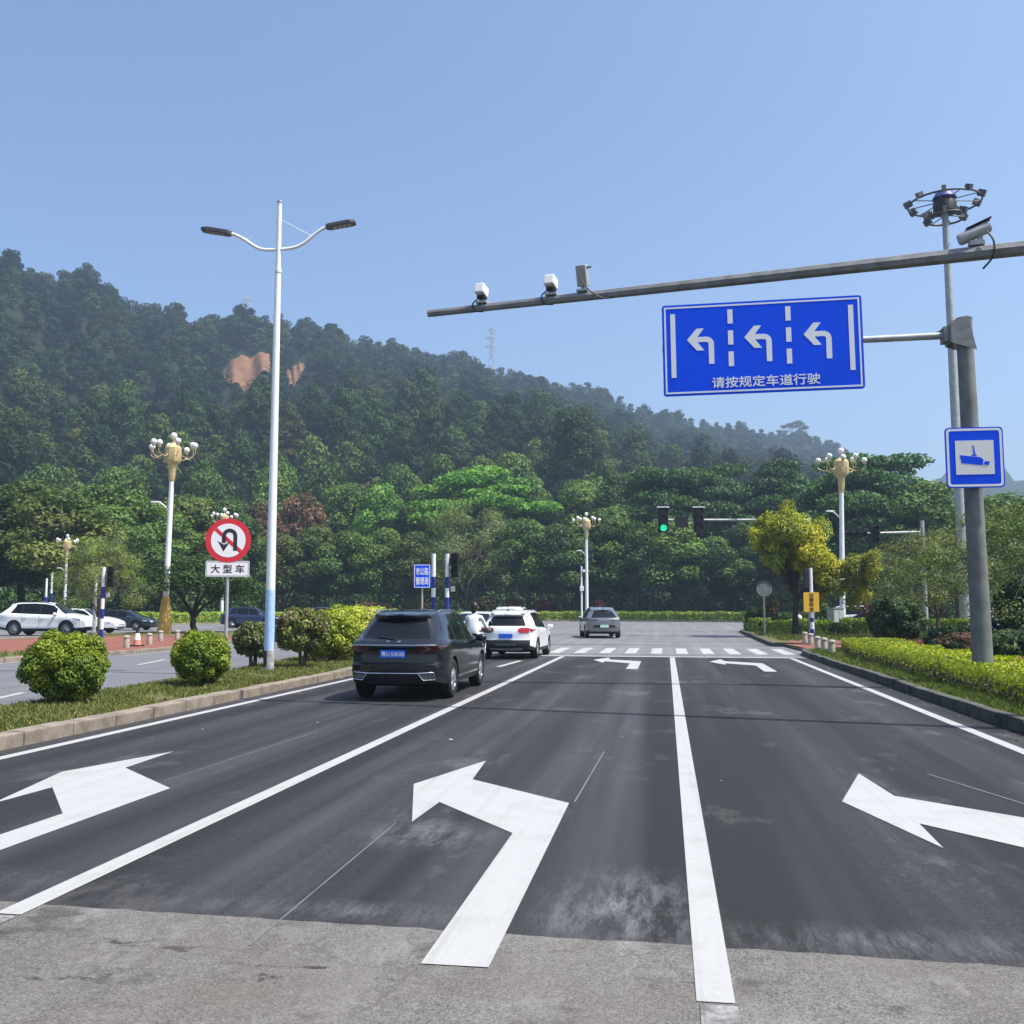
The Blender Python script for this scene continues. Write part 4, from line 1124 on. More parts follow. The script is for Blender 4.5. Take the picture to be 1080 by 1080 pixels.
def grass(name, poly, n, h, label, seed, z=0.115, cols=None, dens=None):
    rng = np.random.default_rng(seed); P = np.array(poly); lo, hi = P.min(0), P.max(0)
    q = lo + rng.random((n * 3, 2)) * (hi - lo)
    if dens: q = q[rng.random(len(q)) < dens(q)]
    ins = np.zeros(len(q), bool); j = len(P) - 1
    for i in range(len(P)):
        c = ((P[i, 1] > q[:, 1]) != (P[j, 1] > q[:, 1])) & (q[:, 0] < (P[j, 0] - P[i, 0]) * (q[:, 1] - P[i, 1]) / (P[j, 1] - P[i, 1] + 1e-9) + P[i, 0])
        ins ^= c; j = i
    q = q[ins]
    patch = np.sin(q[:, 0] * 2.3 + np.sin(q[:, 1] * 0.9) * 2) * np.sin(q[:, 1] * 1.7 + q[:, 0]) + 0.5 * np.sin(q[:, 1] * 4.1 + q[:, 0] * 3.3)
    q = q[patch > rng.normal(-0.55, 0.4, len(q))][:n]
    k = len(q); a = rng.random(k) * 6.28; hh = h * rng.uniform(0.45, 1.3, k); ln = rng.uniform(0.2, 0.9, k) * hh; b = rng.random(k) * 6.28; w = 0.009 * (h / 0.09)
    p = np.stack([q[:, 0], q[:, 1], np.full(k, z - 0.005)], 1); s = np.stack([np.cos(a) * w, np.sin(a) * w, a * 0], 1)
    mid = p + np.stack([np.cos(b) * ln * 0.35, np.sin(b) * ln * 0.35, hh * 0.6], 1); tip = p + np.stack([np.cos(b) * ln, np.sin(b) * ln, hh], 1)
    v = np.stack([p - s, p + s, mid + s * 0.6, tip], 1).reshape(-1, 3)
    cols = np.array(cols or [(0.13, 0.18, 0.032), (0.10, 0.155, 0.028), (0.17, 0.20, 0.05), (0.22, 0.19, 0.08)])
    tt = cols[rng.choice(len(cols), k, p=[0.36, 0.36, 0.2, 0.08])] * rng.uniform(0.75, 1.25, (k, 1))
    tag(link(name, leaf_mesh(name, v, np.repeat(tt, 4, 0), M['grass'])), label, 'grass', kind='stuff')
grass('grass', [(-7.66, 8), (-7.66, 37.6), (-10.9, 37.6), (-10.9, 28), (-10.2, 22), (-9.75, 13), (-9.7, 8)], 52000, 0.075, 'short rough grass of the median', 1, cols=[(0.15, 0.175, 0.04), (0.12, 0.155, 0.034), (0.21, 0.20, 0.07), (0.27, 0.21, 0.11)], dens=lambda q: np.clip(1.25 - (q[:, 1] - 8) / 32, 0.25, 1))
grass('grass', [(4.64, 8), (5.45, 8), (5.4, 34), (6.6, 37.3), (5.8, 37.1), (5.0, 36), (4.64, 34)], 22000, 0.09, 'short grass between right kerb and hedge', 2)
grass('grass', [(-19.4, 22), (-18.8, 30.9), (-22, 29.7), (-30.6, 36.8), (-30.8, 22)], 9000, 0.12, 'mown grass of the left island', 3)
grass('grass', [(5, 45.5), (12, 48.5), (16.5, 48), (17.5, 56), (16, 66), (6, 68), (5, 60)], 14000, 0.14, 'mown grass of the corner island', 4)

def litter(seed):
    rng = np.random.default_rng(seed); n = 90
    side = rng.random(n)
    x = np.where(side < 0.35, 4.42 - rng.exponential(0.22, n), np.where(side < 0.6, -7.40 + rng.exponential(0.25, n), rng.uniform(-7, 4, n))); y = rng.uniform(9, 32, n)
    x = np.clip(x, -7.4, 4.42)
    a = rng.random(n) * 6.28; s = rng.uniform(0.012, 0.03, n)
    c = np.stack([x, y, np.full(n, 0.012)], 1); u = np.stack([np.cos(a) * s, np.sin(a) * s, rng.uniform(-0.2, 0.5, n) * s], 1); w = np.stack([-np.sin(a) * s * 0.6, np.cos(a) * s * 0.6, rng.uniform(0, 0.5, n) * s], 1)
    v = np.stack([c - u, c - w, c + u, c + w], 1).reshape(-1, 3)
    cols = np.array([(0.30, 0.22, 0.10), (0.18, 0.11, 0.05), (0.5, 0.5, 0.48), (0.20, 0.20, 0.08)]); t = np.repeat(cols[rng.integers(0, 4, n)], 4, 0)
    tag(link('litter', leaf_mesh('litter', v, t, M['leaf'])), 'dry leaves and paper bits scattered on the asphalt', 'litter', kind='stuff')
litter(5)

# ---------------------------------------------------------------- cars
def interp(tab, x): return float(np.interp(x, [p[0] for p in tab], [p[1] for p in tab]))
def smooth01(t): t = max(0.0, min(1.0, t)); return t * t * (3 - 2 * t)
class Car:
    """body lofted from cross sections; local axes: +Y forward, +X right, Z up"""
    def __init__(s, P):
        s.P = P; s.L, s.W, s.H = P['L'], P['W'], P['H']; s.gc = P.get('gc', 0.2)
        s.bulge = P.get('bulge', 0.07)
    def shift_t(s, z): return interp(s.P['tail'], z)
    def shift_n(s, z): return interp(s.P['nose'], z)
    def half(s, y):
        P = s.P; a, b = y + s.L / 2, s.L / 2 - y
        w = 1 - P.get('rear_taper', 0.08) * (max(0, 0.75 - a) / 0.75) ** 2.2 - 0.13 * (max(0, 0.8 - b) / 0.8) ** 2
        W2 = s.W / 2 * w
        zb = s.gc + 0.10 * (max(0, 0.7 - a) / 0.7) ** 1.5 + 0.05 * (max(0, 0.6 - b) / 0.6) ** 1.5
        zt = interp(P['roof'], y); zl = min(interp(P['belt'], y), zt - 0.06)
        g = smooth01((zt - zl - 0.06) / 0.42)
        lp = lambda t: zb + (zl - zb) * t
        pts = [(0, zb), (W2 * 0.80, zb), (W2 * 0.955, zb + 0.05), (W2 * 0.975, zb + 0.15)]
        for t in (0.26, 0.34, 0.42, 0.48, 0.52, 0.56, 0.64, 0.74, 0.80, 0.83, 0.89, 0.95):
            pts.append((W2 * float(np.interp(t, (0.1, 0.30, 0.42, 0.62, 0.80, 0.83, 0.95), (0.975, 0.992, 0.985, 0.99, 1.0, 0.995, 0.972))), lp(t)))
        s.K = len(pts)
        pts.append((W2 * 0.945, zl))
        A = (W2 * 0.925, zl + 0.012); tw = P.get('tumble', 0.73)
        B = (W2 * (0.90 * (1 - g) + tw * g), (zl + 0.016) * (1 - g) + (zt - 0.085) * g)
        for t in (0, 0.33, 0.67, 1.0):
            c = 4 * t * (1 - t) * 0.016 * g
            pts.append((A[0] + (B[0] - A[0]) * t + c, A[1] + (B[1] - A[1]) * t))
        pts += [(B[0] * 0.95, B[1] + (zt - B[1]) * 0.55), (B[0] * 0.82, B[1] + (zt - B[1]) * 0.84), (B[0] * 0.45, zt - 0.008), (0, zt)]
        return pts
    def ypos(s, y, z):
        a, b = y + s.L / 2, s.L / 2 - y
        return y + s.shift_t(z) * max(0, 1 - a / 1.4) - s.shift_n(z) * max(0, 1 - b / 1.0)
    def tail_pt(s, x, z, off=0.0):
        h = s.half(-s.L / 2); zs = [p[1] for p in h[2:]]; xs = [p[0] for p in h[2:]]
        xh = max(0.05, float(np.interp(z, zs, xs)))
        u = min(1.0, abs(x) / xh)
        return (x, -s.L / 2 + s.shift_t(z) - s.bulge * (1 - u ** 3) - off, z)
    def nose_pt(s, x, z, off=0.0):
        h = s.half(s.L / 2); zs = [p[1] for p in h[2:]]; xs = [p[0] for p in h[2:]]
        xh = max(0.05, float(np.interp(z, zs, xs))); u = min(1.0, abs(x) / xh)
        return (x, s.L / 2 - s.shift_n(z) + s.bulge * 1.6 * (1 - u ** 2.2) + off, z)
    def patch(s, fn, poly_rows, off=0.012):
        """raised patch on the tail or nose: rows of (z, x0, x1)"""
        mb = MB(); nc = 8; vs = []
        for z, x0, x1 in poly_rows:
            for j in range(nc + 1): vs.append(fn(x0 + (x1 - x0) * j / nc, z, off))
        nr = len(poly_rows)
        fs = [(i * (nc + 1) + j, i * (nc + 1) + j + 1, (i + 1) * (nc + 1) + j + 1, (i + 1) * (nc + 1) + j) for i in range(nr - 1) for j in range(nc)]
        k = len(vs)
        for z, x0, x1 in poly_rows:
            for j in range(nc + 1): vs.append(fn(x0 + (x1 - x0) * j / nc, z, -0.03))
        rim = [j for j in range(nc + 1)] + [i * (nc + 1) + nc for i in range(1, nr)] + [(nr - 1) * (nc + 1) + j for j in range(nc - 1, -1, -1)] + [i * (nc + 1) for i in range(nr - 2, 0, -1)]
        fs += [(rim[i], rim[i - 1], k + rim[i - 1], k + rim[i]) for i in range(len(rim))]
        return mb.add(vs, fs)
    def build(s, root, paint):
        P = s.P; L, W = s.L, s.W
        seams = sorted(P.get('seams', []))
        ys = list(np.linspace(-L / 2, L / 2, 64))
        for q in seams: ys += [q - 0.007, q + 0.007]
        for q in [e for w in P['side_win'] for e in w] + list(P['ws']): ys.append(q)
        ys = sorted(set(round(y, 4) for y in ys))
        ys = [y for i, y in enumerate(ys) if i == 0 or y - ys[i - 1] > 0.004]
        prof = [s.half(y) for y in ys]; n = len(prof[0]); ns = len(ys)
        loop = [(i, 1) for i in range(n)] + [(i, -1) for i in range(n - 2, 0, -1)]
        m = len(loop); V = []
        for k, y in enumerate(ys):
            for i, sg in loop:
                px, pz = prof[k][i]; V.append((sg * px, s.ypos(y, pz), pz))
        F, T = [], []
        for k in range(ns - 1):
            ym = (ys[k] + ys[k + 1]) / 2
            seam = any(abs(ym - q) < 0.006 for q in seams)
            for a in range(m):
                b = (a + 1) % m; i0 = min(loop[a][0], loop[b][0]); sg = loop[a][1] if loop[a][0] not in (0, n - 1) else loop[b][1]
                zt = interp(P['roof'], ym); zl = interp(P['belt'], ym)
                tag_ = 'body'
                if i0 < 3: tag_ = 'sill'
                elif 3 <= i0 < s.K:
                    for di, (d0, d1) in enumerate(P.get('doors', [])):
                        if d0 < ym < d1: tag_ = 'door%d%s' % (di, 'R' if sg > 0 else 'L')
                    if seam: tag_ = 'sill'
                elif s.K + 1 <= i0 < s.K + 4 and zt - zl > 0.22:
                    for wi, (w0, w1) in enumerate(P['side_win']):
                        if w0 < ym < w1: tag_ = 'win%d%s' % (wi, 'R' if sg > 0 else 'L')
                    if tag_ == 'body' and P['side_win'][0][0] < ym < P['side_win'][-1][1]: tag_ = 'sill'
                elif i0 >= s.K + 5:
                    if P['ws'][0] < ym < P['ws'][1]: tag_ = 'windshield'
                    if 'rw_top' in P and P['rw_top'][0] < ym < P['rw_top'][1]: tag_ = 'rear_window'
                F.append((k * m + a, k * m + b, (k + 1) * m + b, (k + 1) * m + a)); T.append(tag_)
        # tail and nose caps
        nc = 14
        for end, kk in ((0, 0), (1, ns - 1)):
            rows = []
            for i in range(n):
                px, pz = prof[kk][i]; y0 = s.ypos(ys[kk], pz); row = []
                for j in range(nc + 1):
                    u = -1 + 2 * j / nc; b_ = s.bulge * (1 - abs(u) ** 3) if end == 0 else -s.bulge * 1.6 * (1 - abs(u) ** 2.2)
                    if px < 1e-6: b_ = s.bulge if end == 0 else -s.bulge * 1.6
                    row.append((u * px, y0 - b_, pz))
                rows.append(row)
            b0 = len(V)
            for r_ in rows: V += r_
            rz = P.get('rw_cap')
            for i in range(n - 1):
                for j in range(nc):
                    a, b, c, d = b0 + i * (nc + 1) + j, b0 + i * (nc + 1) + j + 1, b0 + (i + 1) * (nc + 1) + j + 1, b0 + (i + 1) * (nc + 1) + j
                    zc = (rows[i][0][2] + rows[i + 1][0][2]) / 2
                    t_ = 'body'
                    if end == 0 and rz and rz[0] < zc < rz[1] and 1 <= j < nc - 1: t_ = 'rear_window'
                    elif zc < P.get('low_trim', 0.36): t_ = 'sill'
                    F.append((a, d, c, b) if end == 0 else (a, b, c, d)); T.append(t_)
        # weld
        keys = sorted(set(T)); bm = bmesh.new(); bv = [bm.verts.new(v) for v in V]; lay = bm.faces.layers.int.new('tg')
        for f, t_ in zip(F, T):
            vv = [bv[i] for i in f]
            try: fc = bm.faces.new(vv)
            except ValueError: continue
            fc.material_index = keys.index(t_)
        bmesh.ops.remove_doubles(bm, verts=bm.verts, dist=0.0006)
        bmesh.ops.dissolve_degenerate(bm, edges=bm.edges, dist=0.0004)
        bmesh.ops.recalc_face_normals(bm, faces=bm.faces)
        me = bpy.data.meshes.new('shell'); bm.to_mesh(me); bm.free()
        for k_ in keys: me.materials.append(M['black'])
        o = bpy.data.objects.new('shell', me); COL.objects.link(o)
        cut = MB()
        rw = P['wheel_r'] * 1.15
        for wy in P['axles']:
            for sx in (-1, 1):
                cut.tube([(sx * (W / 2 - 0.30), wy, P['wheel_r']), (sx * (W / 2 + 0.2), wy, P['wheel_r'])], rw, 36)
        co = cut.build('cutter', M['black'])
        md = o.modifiers.new('b', 'BOOLEAN'); md.object = co; md.operation = 'DIFFERENCE'; md.solver = 'EXACT'
        dg = bpy.context.evaluated_depsgraph_get(); dg.update()
        res = bpy.data.meshes.new_from_object(o.evaluated_get(dg))
        bpy.data.objects.remove(o); bpy.data.objects.remove(co)
        parts = {}
        vs = [tuple(v.co) for v in res.vertices]
        for p in res.polygons:
            c = p.center; key = keys[min(p.material_index, len(keys) - 1)]
            for wy in P['axles']:
                d = math.hypot(c.y - wy, c.z - P['wheel_r'])
                nrm = p.normal
                if d < rw * 1.02 and abs(c.x) > W / 2 - 0.33 and (abs(d - rw) < 0.02 and abs(nrm.x) < 0.3 or abs(abs(c.x) - (W / 2 - 0.30)) < 0.004): key = 'sill'
            parts.setdefault(key, []).append(tuple(p.vertices))
        bpy.data.meshes.remove(res)
        for key, fs in parts.items():
            used = sorted(set(i for f in fs for i in f)); mp = {u: i for i, u in enumerate(used)}
            mb = MB().add([vs[u] for u in used], [tuple(mp[i] for i in f) for f in fs])
            if key == 'body': nm, mt = 'body', paint
            elif key == 'sill': nm, mt = 'sill_trim', M['black']
            elif key.startswith('door'): nm, mt = 'door', paint
            elif key.startswith('win'): nm, mt = ('window' if key != 'windshield' else 'windshield'), P.get('glass', M['glass'])
            else: nm, mt = 'rear_window', P.get('glass', M['glass'])
            mb.build(nm, mt, root, smooth=32)
        # wheels
        r = P['wheel_r']
        for wy in P['axles']:
            for sx in (-1, 1):
                x0 = sx * (W / 2 - 0.125); prof_t = [(r * 0.62, -0.105), (r * 0.9, -0.11), (r * 0.985, -0.085), (r, -0.04), (r, 0.04), (r * 0.985, 0.085), (r * 0.9, 0.11), (r * 0.62, 0.105)]
                wb = MB()
                for a_ in range(len(prof_t) - 1): pass
                vs_, fs_ = [], []
                nseg = 28
                for rr_, off in prof_t:
                    for k_ in range(nseg):
                        an = 2 * math.pi * k_ / nseg; vs_.append((off, rr_ * math.cos(an), rr_ * math.sin(an)))
                for a_ in range(len(prof_t)):
                    b_ = (a_ + 1) % len(prof_t)
                    for k_ in range(nseg):
                        k2 = (k_ + 1) % nseg; fs_.append((a_ * nseg + k_, a_ * nseg + k2, b_ * nseg + k2, b_ * nseg + k_))
                w_o = wb.add(vs_, fs_).build('wheel', M['rubber'], root, smooth=40, loc=(x0, wy, r))
                rb = MB(); fx = sx * 0.085
                rb.tube([(fx - sx * 0.09, 0, 0), (fx - sx * 0.075, 0, 0)], r * 0.64, 24, 1)
                for k_ in range(10):
                    an = 2 * math.pi * k_ / 10
                    rb.tube([(fx, 0.04 * math.cos(an), 0.04 * math.sin(an)), (fx - sx * 0.012, r * 0.6 * math.cos(an + 0.12), r * 0.6 * math.sin(an + 0.12))], [r * 0.085, r * 0.06], 5)
                ring = [(fx - sx * 0.008, r * 0.61 * math.cos(2 * math.pi * k_ / 28), r * 0.61 * math.sin(2 * math.pi * k_ / 28)) for k_ in range(29)]
                rb.tube(ring, 0.016, 6)
                rb.tube([(fx - sx * 0.02, 0, 0), (fx + sx * 0.008, 0, 0)], r * 0.17, 14)
                rb.build('rim', [M['alloy'], M['black']], w_o, smooth=35)
        # mirrors, handles
        my, mz = P['mirror']
        for sx in (-1, 1):
            b = MB(); b.ball((0, 0, 0), 0.115, 12, 0, 0.72); b.v = [(v[0] * 1.0, v[1] * 0.62, v[2]) for v in b.v]
            b.tube([(-sx * 0.13, 0.03, -0.05), (0, 0, -0.02)], 0.03, 6, 1)
            b.build('mirror', [P.get('mirror_mat', paint), M['black']], root, smooth=50, loc=(sx * (W / 2 + 0.085), my, mz))
            for hy in P.get('handles', []):
                zz = interp(P['belt'], hy) - 0.16
                MB().tube([(sx * W / 2 * 0.996, hy - 0.1, zz), (sx * (W / 2 * 0.996 + 0.02), hy - 0.07, zz), (sx * (W / 2 * 0.996 + 0.02), hy + 0.07, zz), (sx * W / 2 * 0.996, hy + 0.1, zz)], 0.013, 6).build('door_handle', P.get('handle_mat', paint), root, smooth=60)

def tube_on(car, fn, pts, r, off=0.012, n=6):
    path = []
    for (x0, z0), (x1, z1) in zip(pts[:-1], pts[1:]):
        k = max(1, int(math.hypot(x1 - x0, z1 - z0) / 0.06))
        path += [fn(x0 + (x1 - x0) * i / k, z0 + (z1 - z0) * i / k, off) for i in range(k)]
    path.append(fn(*pts[-1], off))
    return MB().tube(path, r, n)
def plate(root, car, z, mat, text=None, w=0.44, h=0.14, fn=None, back=True):
    p = car.tail_pt(0, z, 0.025)
    mb = MB(); y = p[1]
    mb.box((0, y, z), (w, 0.02, h))
    if text: put_text(mb, text, w * 0.9, h * 0.66, 0, z, y - 0.014, 1, 0.02)
    mb.build('number_plate', [mat, M['sign_white']], root)

SUV = dict(rear_taper=0.15, L=4.62, W=1.76, bulge=0.14, tumble=0.69, H=1.66, gc=0.22, wheel_r=0.365, axles=(-1.40, 1.36),
    roof=[(-2.31, 1.575), (-1.9, 1.615), (-1.2, 1.655), (-0.4, 1.665), (0.2, 1.63), (0.55, 1.56), (1.28, 1.10), (1.5, 1.065), (2.0, 0.98), (2.31, 0.86)],
    belt=[(-2.31, 1.12), (-1.5, 1.085), (0.9, 1.0), (1.4, 0.98), (2.31, 0.82)],
    tail=[(0.2, 0.16), (0.34, 0.05), (0.42, 0.02), (0.50, 0.0), (0.66, 0.0), (0.69, 0.055), (0.94, 0.075), (0.985, 0.03), (1.03, 0.035), (1.08, 0.10), (1.14, 0.21), (1.46, 0.60), (1.58, 0.55), (1.7, 0.5)],
    nose=[(0.2, 0.10), (0.45, 0.0), (0.65, 0.0), (0.86, 0.10), (1.0, 0.2)],
    side_win=[(-1.72, -1.12), (-1.04, -0.12), (-0.05, 0.80)], ws=(0.55, 1.28), rw_cap=(1.10, 1.46), doors=[(-1.02, -0.09), (-0.09, 0.98)], seams=[-1.02, -0.09, 0.98],
    mirror=(0.78, 1.06), handles=[-0.82, 0.1], low_trim=0.44)
def suv_common(t, car, rails=True, rail_mat='chrome'):
    P = car.P; q = 0
    if rails:
        for sx in (-1, 1):
            pts = []
            for y in np.linspace(-1.55, 0.42, 12):
                h = car.half(y); e = 0.022 * min(1, (min(y + 1.55, 0.42 - y)) / 0.2)
                pts.append((sx * h[-4][0] * 0.985, y, h[-4][1] + e))
            MB().tube(pts, 0.016, 6).build('roof_rail', M[rail_mat], t, smooth=60)
    h = car.half(-1.7); MB().plate([(-1.86, h[-1][1] - 0.01), (-1.66, h[-1][1] - 0.01), (-1.84, h[-1][1] + 0.075)], -0.012, 0.012).build('tmp', M['black'])
    o = bpy.data.objects['tmp']; me = o.data; vs = [(v.co.y, v.co.x, v.co.z) for v in me.vertices]
    bpy.data.objects.remove(o)
    for v, c in zip(me.vertices, vs): v.co = c
    me.flip_normals()
    link('antenna', me, t)
def make_dark_suv(x, y):
    t = thing('suv', 'black grey suv with blue number plate waiting in the left lane beside the median', 'car', (x, y, 0.004), R(0.6))
    t.scale = (1, 1, 0.945)
    car = Car(SUV); car.build(t, M['paint_black']); suv_common(t, car)
    # spoiler, lamps, trim
    car.patch(car.tail_pt, [(1.53, -0.47, 0.47), (1.55, -0.49, 0.49), (1.572, -0.47, 0.47)], 0.055).build('spoiler', M['paint_black'], t, smooth=40)
    for sx in (-1, 1):
        rows = [(0.90, sx * 0.46, sx * 0.735), (0.95, sx * 0.42, sx * 0.742), (1.0, sx * 0.40, sx * 0.742), (1.02, sx * 0.42, sx * 0.738)]
        if sx < 0: rows = [(z, b, a) for z, a, b in rows]
        car.patch(car.tail_pt, rows, 0.014).build('tail_light', M['tail_dark'], t, smooth=40)
        MB().tube([(sx * 0.74, -2.25, 0.96), (sx * 0.80, -2.06, 0.97), (sx * 0.848, -1.86, 0.985)], [0.04, 0.036, 0.012], 6).build('tail_light', M['tail_dark'], t, smooth=60)
    tube_on(car, car.tail_pt, [(-0.73, 1.015), (0.73, 1.015)], 0.011, 0.018).build('light_bar', M['chrome'], t, smooth=60)
    for sx in (-1, 1):
        tube_on(car, car.tail_pt, [(sx * 0.44, 0.515), (sx * 0.70, 0.53), (sx * 0.72, 0.40), (sx * 0.53, 0.39), (sx * 0.44, 0.515)], 0.012, 0.012).build('exhaust_trim', M['chrome'], t, smooth=60)
        rows = [(0.415, sx * 0.54, sx * 0.70), (0.50, sx * 0.47, sx * 0.685)]
        if sx < 0: rows = [(z, b, a) for z, a, b in rows]
        car.patch(car.tail_pt, rows, 0.008).build('exhaust', M['galv_dark'], t)
    tube_on(car, car.tail_pt, [(-0.46, 0.515), (0.46, 0.515)], 0.011, 0.012).build('bumper_trim', M['chrome'], t, smooth=60)
    for q in (-0.10, 0.10):
        tube_on(car, car.tail_pt, [(q - 0.025, 1.075), (q + 0.025, 1.085)], 0.012, 0.01).build('badge', M['chrome'], t, smooth=60)
    MB().tube([car.tail_pt(0.0, 1.12, 0.02), car.tail_pt(-0.30, 1.16, 0.02)], 0.012, 6).build('rear_wiper', M['black'], t)
    plate(t, car, 0.86, M['plate_blue'], '粤U·53K83')
    return t
make_dark_suv(-4.665, 18.85)

def make_white_suv(x, y):
    P = dict(SUV); P.update(L=4.3, W=1.79, wheel_r=0.34, axles=(-1.30, 1.30), gc=0.2,
        roof=[(-2.15, 1.50), (-1.8, 1.555), (-1.1, 1.60), (-0.3, 1.605), (0.25, 1.56), (0.6, 1.47), (1.25, 1.06), (1.5, 1.02), (1.9, 0.94), (2.15, 0.82)],
        belt=[(-2.15, 1.08), (-1.2, 1.03), (0.9, 0.96), (1.4, 0.93), (2.15, 0.8)],
        tail=[(0.2, 0.15), (0.36, 0.02), (0.5, 0.0), (0.66, 0.04), (0.9, 0.05), (1.06, 0.10), (1.14, 0.18), (1.42, 0.42), (1.5, 0.36), (1.6, 0.34)],
        side_win=[(-1.55, -1.05), (-0.97, -0.1), (-0.03, 0.78)], ws=(0.6, 1.25), rw_cap=(1.08, 1.41), doors=[(-0.96, -0.07), (-0.07, 0.95)], seams=[-0.96, -0.07, 0.95], mirror=(0.75, 1.02), low_trim=0.60)
    t = thing('suv', 'white suv with red tail lights and blue number plate stopped ahead of the black car', 'car', (x, y, 0.004), R(-1.0))
    t.scale = (1, 1, 0.955)
    car = Car(P); car.build(t, M['paint_white']); suv_common(t, car, True, 'galv')
    for sx in (-1, 1):
        rows = [(0.86, sx * 0.46, sx * 0.71), (0.92, sx * 0.38, sx * 0.75), (0.99, sx * 0.39, sx * 0.75), (1.03, sx * 0.47, sx * 0.72)]
        if sx < 0: rows = [(z, b, a) for z, a, b in rows]
        car.patch(car.tail_pt, rows, 0.014).build('tail_light', M['tail_dark'] if sx < 0 else M['tail_red'], t, smooth=40)
        MB().tube([(sx * 0.76, -2.09, 0.945), (sx * 0.81, -1.93, 0.95), (sx * 0.865, -1.72, 0.96)], [0.055, 0.045, 0.012], 6).build('tail_light', M['tail_dark'] if sx < 0 else M['tail_red'], t, smooth=60)
        MB().box((sx * 0.60, -2.17, 0.50), (0.16, 0.03, 0.035)).build('reflector', M['tail_red'], t, bevel=0.006)
    car.patch(car.tail_pt, [(0.30, -0.5, 0.5), (0.36, -0.52, 0.52)], 0.015).build('skid_plate', M['galv'], t)
    car.patch(car.tail_pt, [(0.46, -0.32, 0.32), (0.50, -0.33, 0.33)], 0.012).build('bumper_vent', M['galv_dark'], t)
    car.patch(car.tail_pt, [(1.455, -0.56, 0.56), (1.5, -0.57, 0.57)], 0.08).build('spoiler', M['paint_white'], t, smooth=40)
    plate(t, car, 0.76, M['plate_blue'])
    return t
make_white_suv(-4.93, 32.62)

def make_grey_suv(x, y):
    P = dict(SUV); P.update(L=4.7, W=1.90, axles=(-1.42, 1.42), wheel_r=0.36,
        roof=[(-2.35, 1.50), (-1.9, 1.56), (-1.1, 1.63), (-0.3, 1.65), (0.25, 1.60), (0.6, 1.52), (1.3, 1.08), (1.5, 1.05), (2.0, 0.96), (2.35, 0.84)],
        tail=[(0.2, 0.15), (0.36, 0.02), (0.6, 0.0), (0.95, 0.02), (1.08, 0.08), (1.14, 0.18), (1.42, 0.62), (1.5, 0.55), (1.6, 0.5)], rw_cap=(1.09, 1.41), low_trim=0.42)
    t = thing('suv', 'grey suv turning in the junction beyond the stop line', 'car', (x, y, 0.0), R(10))
    car = Car(P); car.build(t, M['paint_grey']); suv_common(t, car, False)
    for sx in (-1, 1):
        rows = [(0.94, sx * 0.36, sx * 0.78), (0.985, sx * 0.34, sx * 0.79)]
        if sx < 0: rows = [(z, b, a) for z, a, b in rows]
        car.patch(car.tail_pt, rows, 0.012).build('tail_light', M['tail_dark'], t, smooth=40)
    car.patch(car.tail_pt, [(0.56, -0.6, 0.6), (0.70, -0.55, 0.55)], 0.008).build('bumper_trim', M['black'], t)
    plate(t, car, 0.64, M['plate_green'])
    return t
make_grey_suv(*spot(632, 54.6))

SEDAN = dict(L=4.75, W=1.83, H=1.46, gc=0.17, wheel_r=0.33, axles=(-1.38, 1.38),
    roof=[(-2.37, 0.98), (-1.95, 1.03), (-1.75, 1.05), (-1.0, 1.39), (-0.4, 1.455), (0.1, 1.45), (0.45, 1.40), (1.3, 0.98), (1.6, 0.95), (2.1, 0.84), (2.37, 0.72)],
    belt=[(-2.37, 0.92), (-1.4, 0.93), (0.9, 0.88), (1.4, 0.86), (2.37, 0.68)],
    tail=[(0.2, 0.12), (0.4, 0.0), (0.75, 0.0), (0.95, 0.06), (1.1, 0.1)], nose=[(0.2, 0.08), (0.45, 0.0), (0.6, 0.02), (0.75, 0.12), (1.0, 0.2)],
    side_win=[(-1.3, -1.0), (-0.94, -0.1), (-0.03, 0.82)], ws=(0.45, 1.3), rw_top=(-1.72, -1.03), doors=[(-0.98, -0.07), (-0.07, 0.95)], seams=[-0.98, -0.07, 0.95],
    mirror=(0.82, 0.94), handles=[-0.8, 0.12], low_trim=0.3, tumble=0.70)
def make_simple(kind, name, label, x, y, heading, paint, extra=None, z=0.0, group=None, scale=1.0):
    P = dict(SUV if kind == 'suv' else SEDAN)
    if extra: P.update(extra)
    t = thing(name, label, 'car', (x, y, z), heading, group); t.scale = (scale,) * 3
    car = Car(P); car.build(t, paint)
    zl = 0.80 if kind == 'sedan' else 0.98
    zh = 0.62 if kind == 'sedan' else 0.78
    for sx in (-1, 1):
        rows = [(zl - 0.06, sx * 0.44, sx * 0.72), (zl + 0.06, sx * 0.44, sx * 0.72)]
        hrows = [(zh - 0.05, sx * 0.45, sx * 0.72), (zh + 0.05, sx * 0.45, sx * 0.72)]
        if sx < 0: rows = [(z_, b, a) for z_, a, b in rows]
        else: hrows = [(z_, b, a) for z_, a, b in hrows]
        car.patch(car.tail_pt, rows, 0.012).build('tail_light', M['tail_red'], t, smooth=40)
        car.patch(car.nose_pt, hrows, 0.012).build('headlight', M['headlamp'], t, smooth=40)
        MB().tube([(sx * (car.W / 2 * 0.90), car.L / 2 - 0.24, zh + 0.02), (sx * (car.W / 2 * 0.965), car.L / 2 - 0.55, zh + 0.06)], [0.055, 0.02], 6).build('headlight', M['headlamp'], t, smooth=60)
    if kind == 'suv':
        suv_common(t, car, True, 'black')
        car.patch(car.nose_pt, [(0.42, 0.5, -0.5), (0.72, 0.42, -0.42)], 0.012).build('grille', M['black'], t)
    else:
        car.patch(car.nose_pt, [(0.30, 0.5, -0.5), (0.52, 0.42, -0.42)], 0.012).build('grille', M['black'], t)
    return t
x, y = spot(504, 41); make_simple('sedan', 'sedan', 'white saloon car just ahead of the rider in white', x, y, R(4), M['paint_white'], dict(H=1.52))
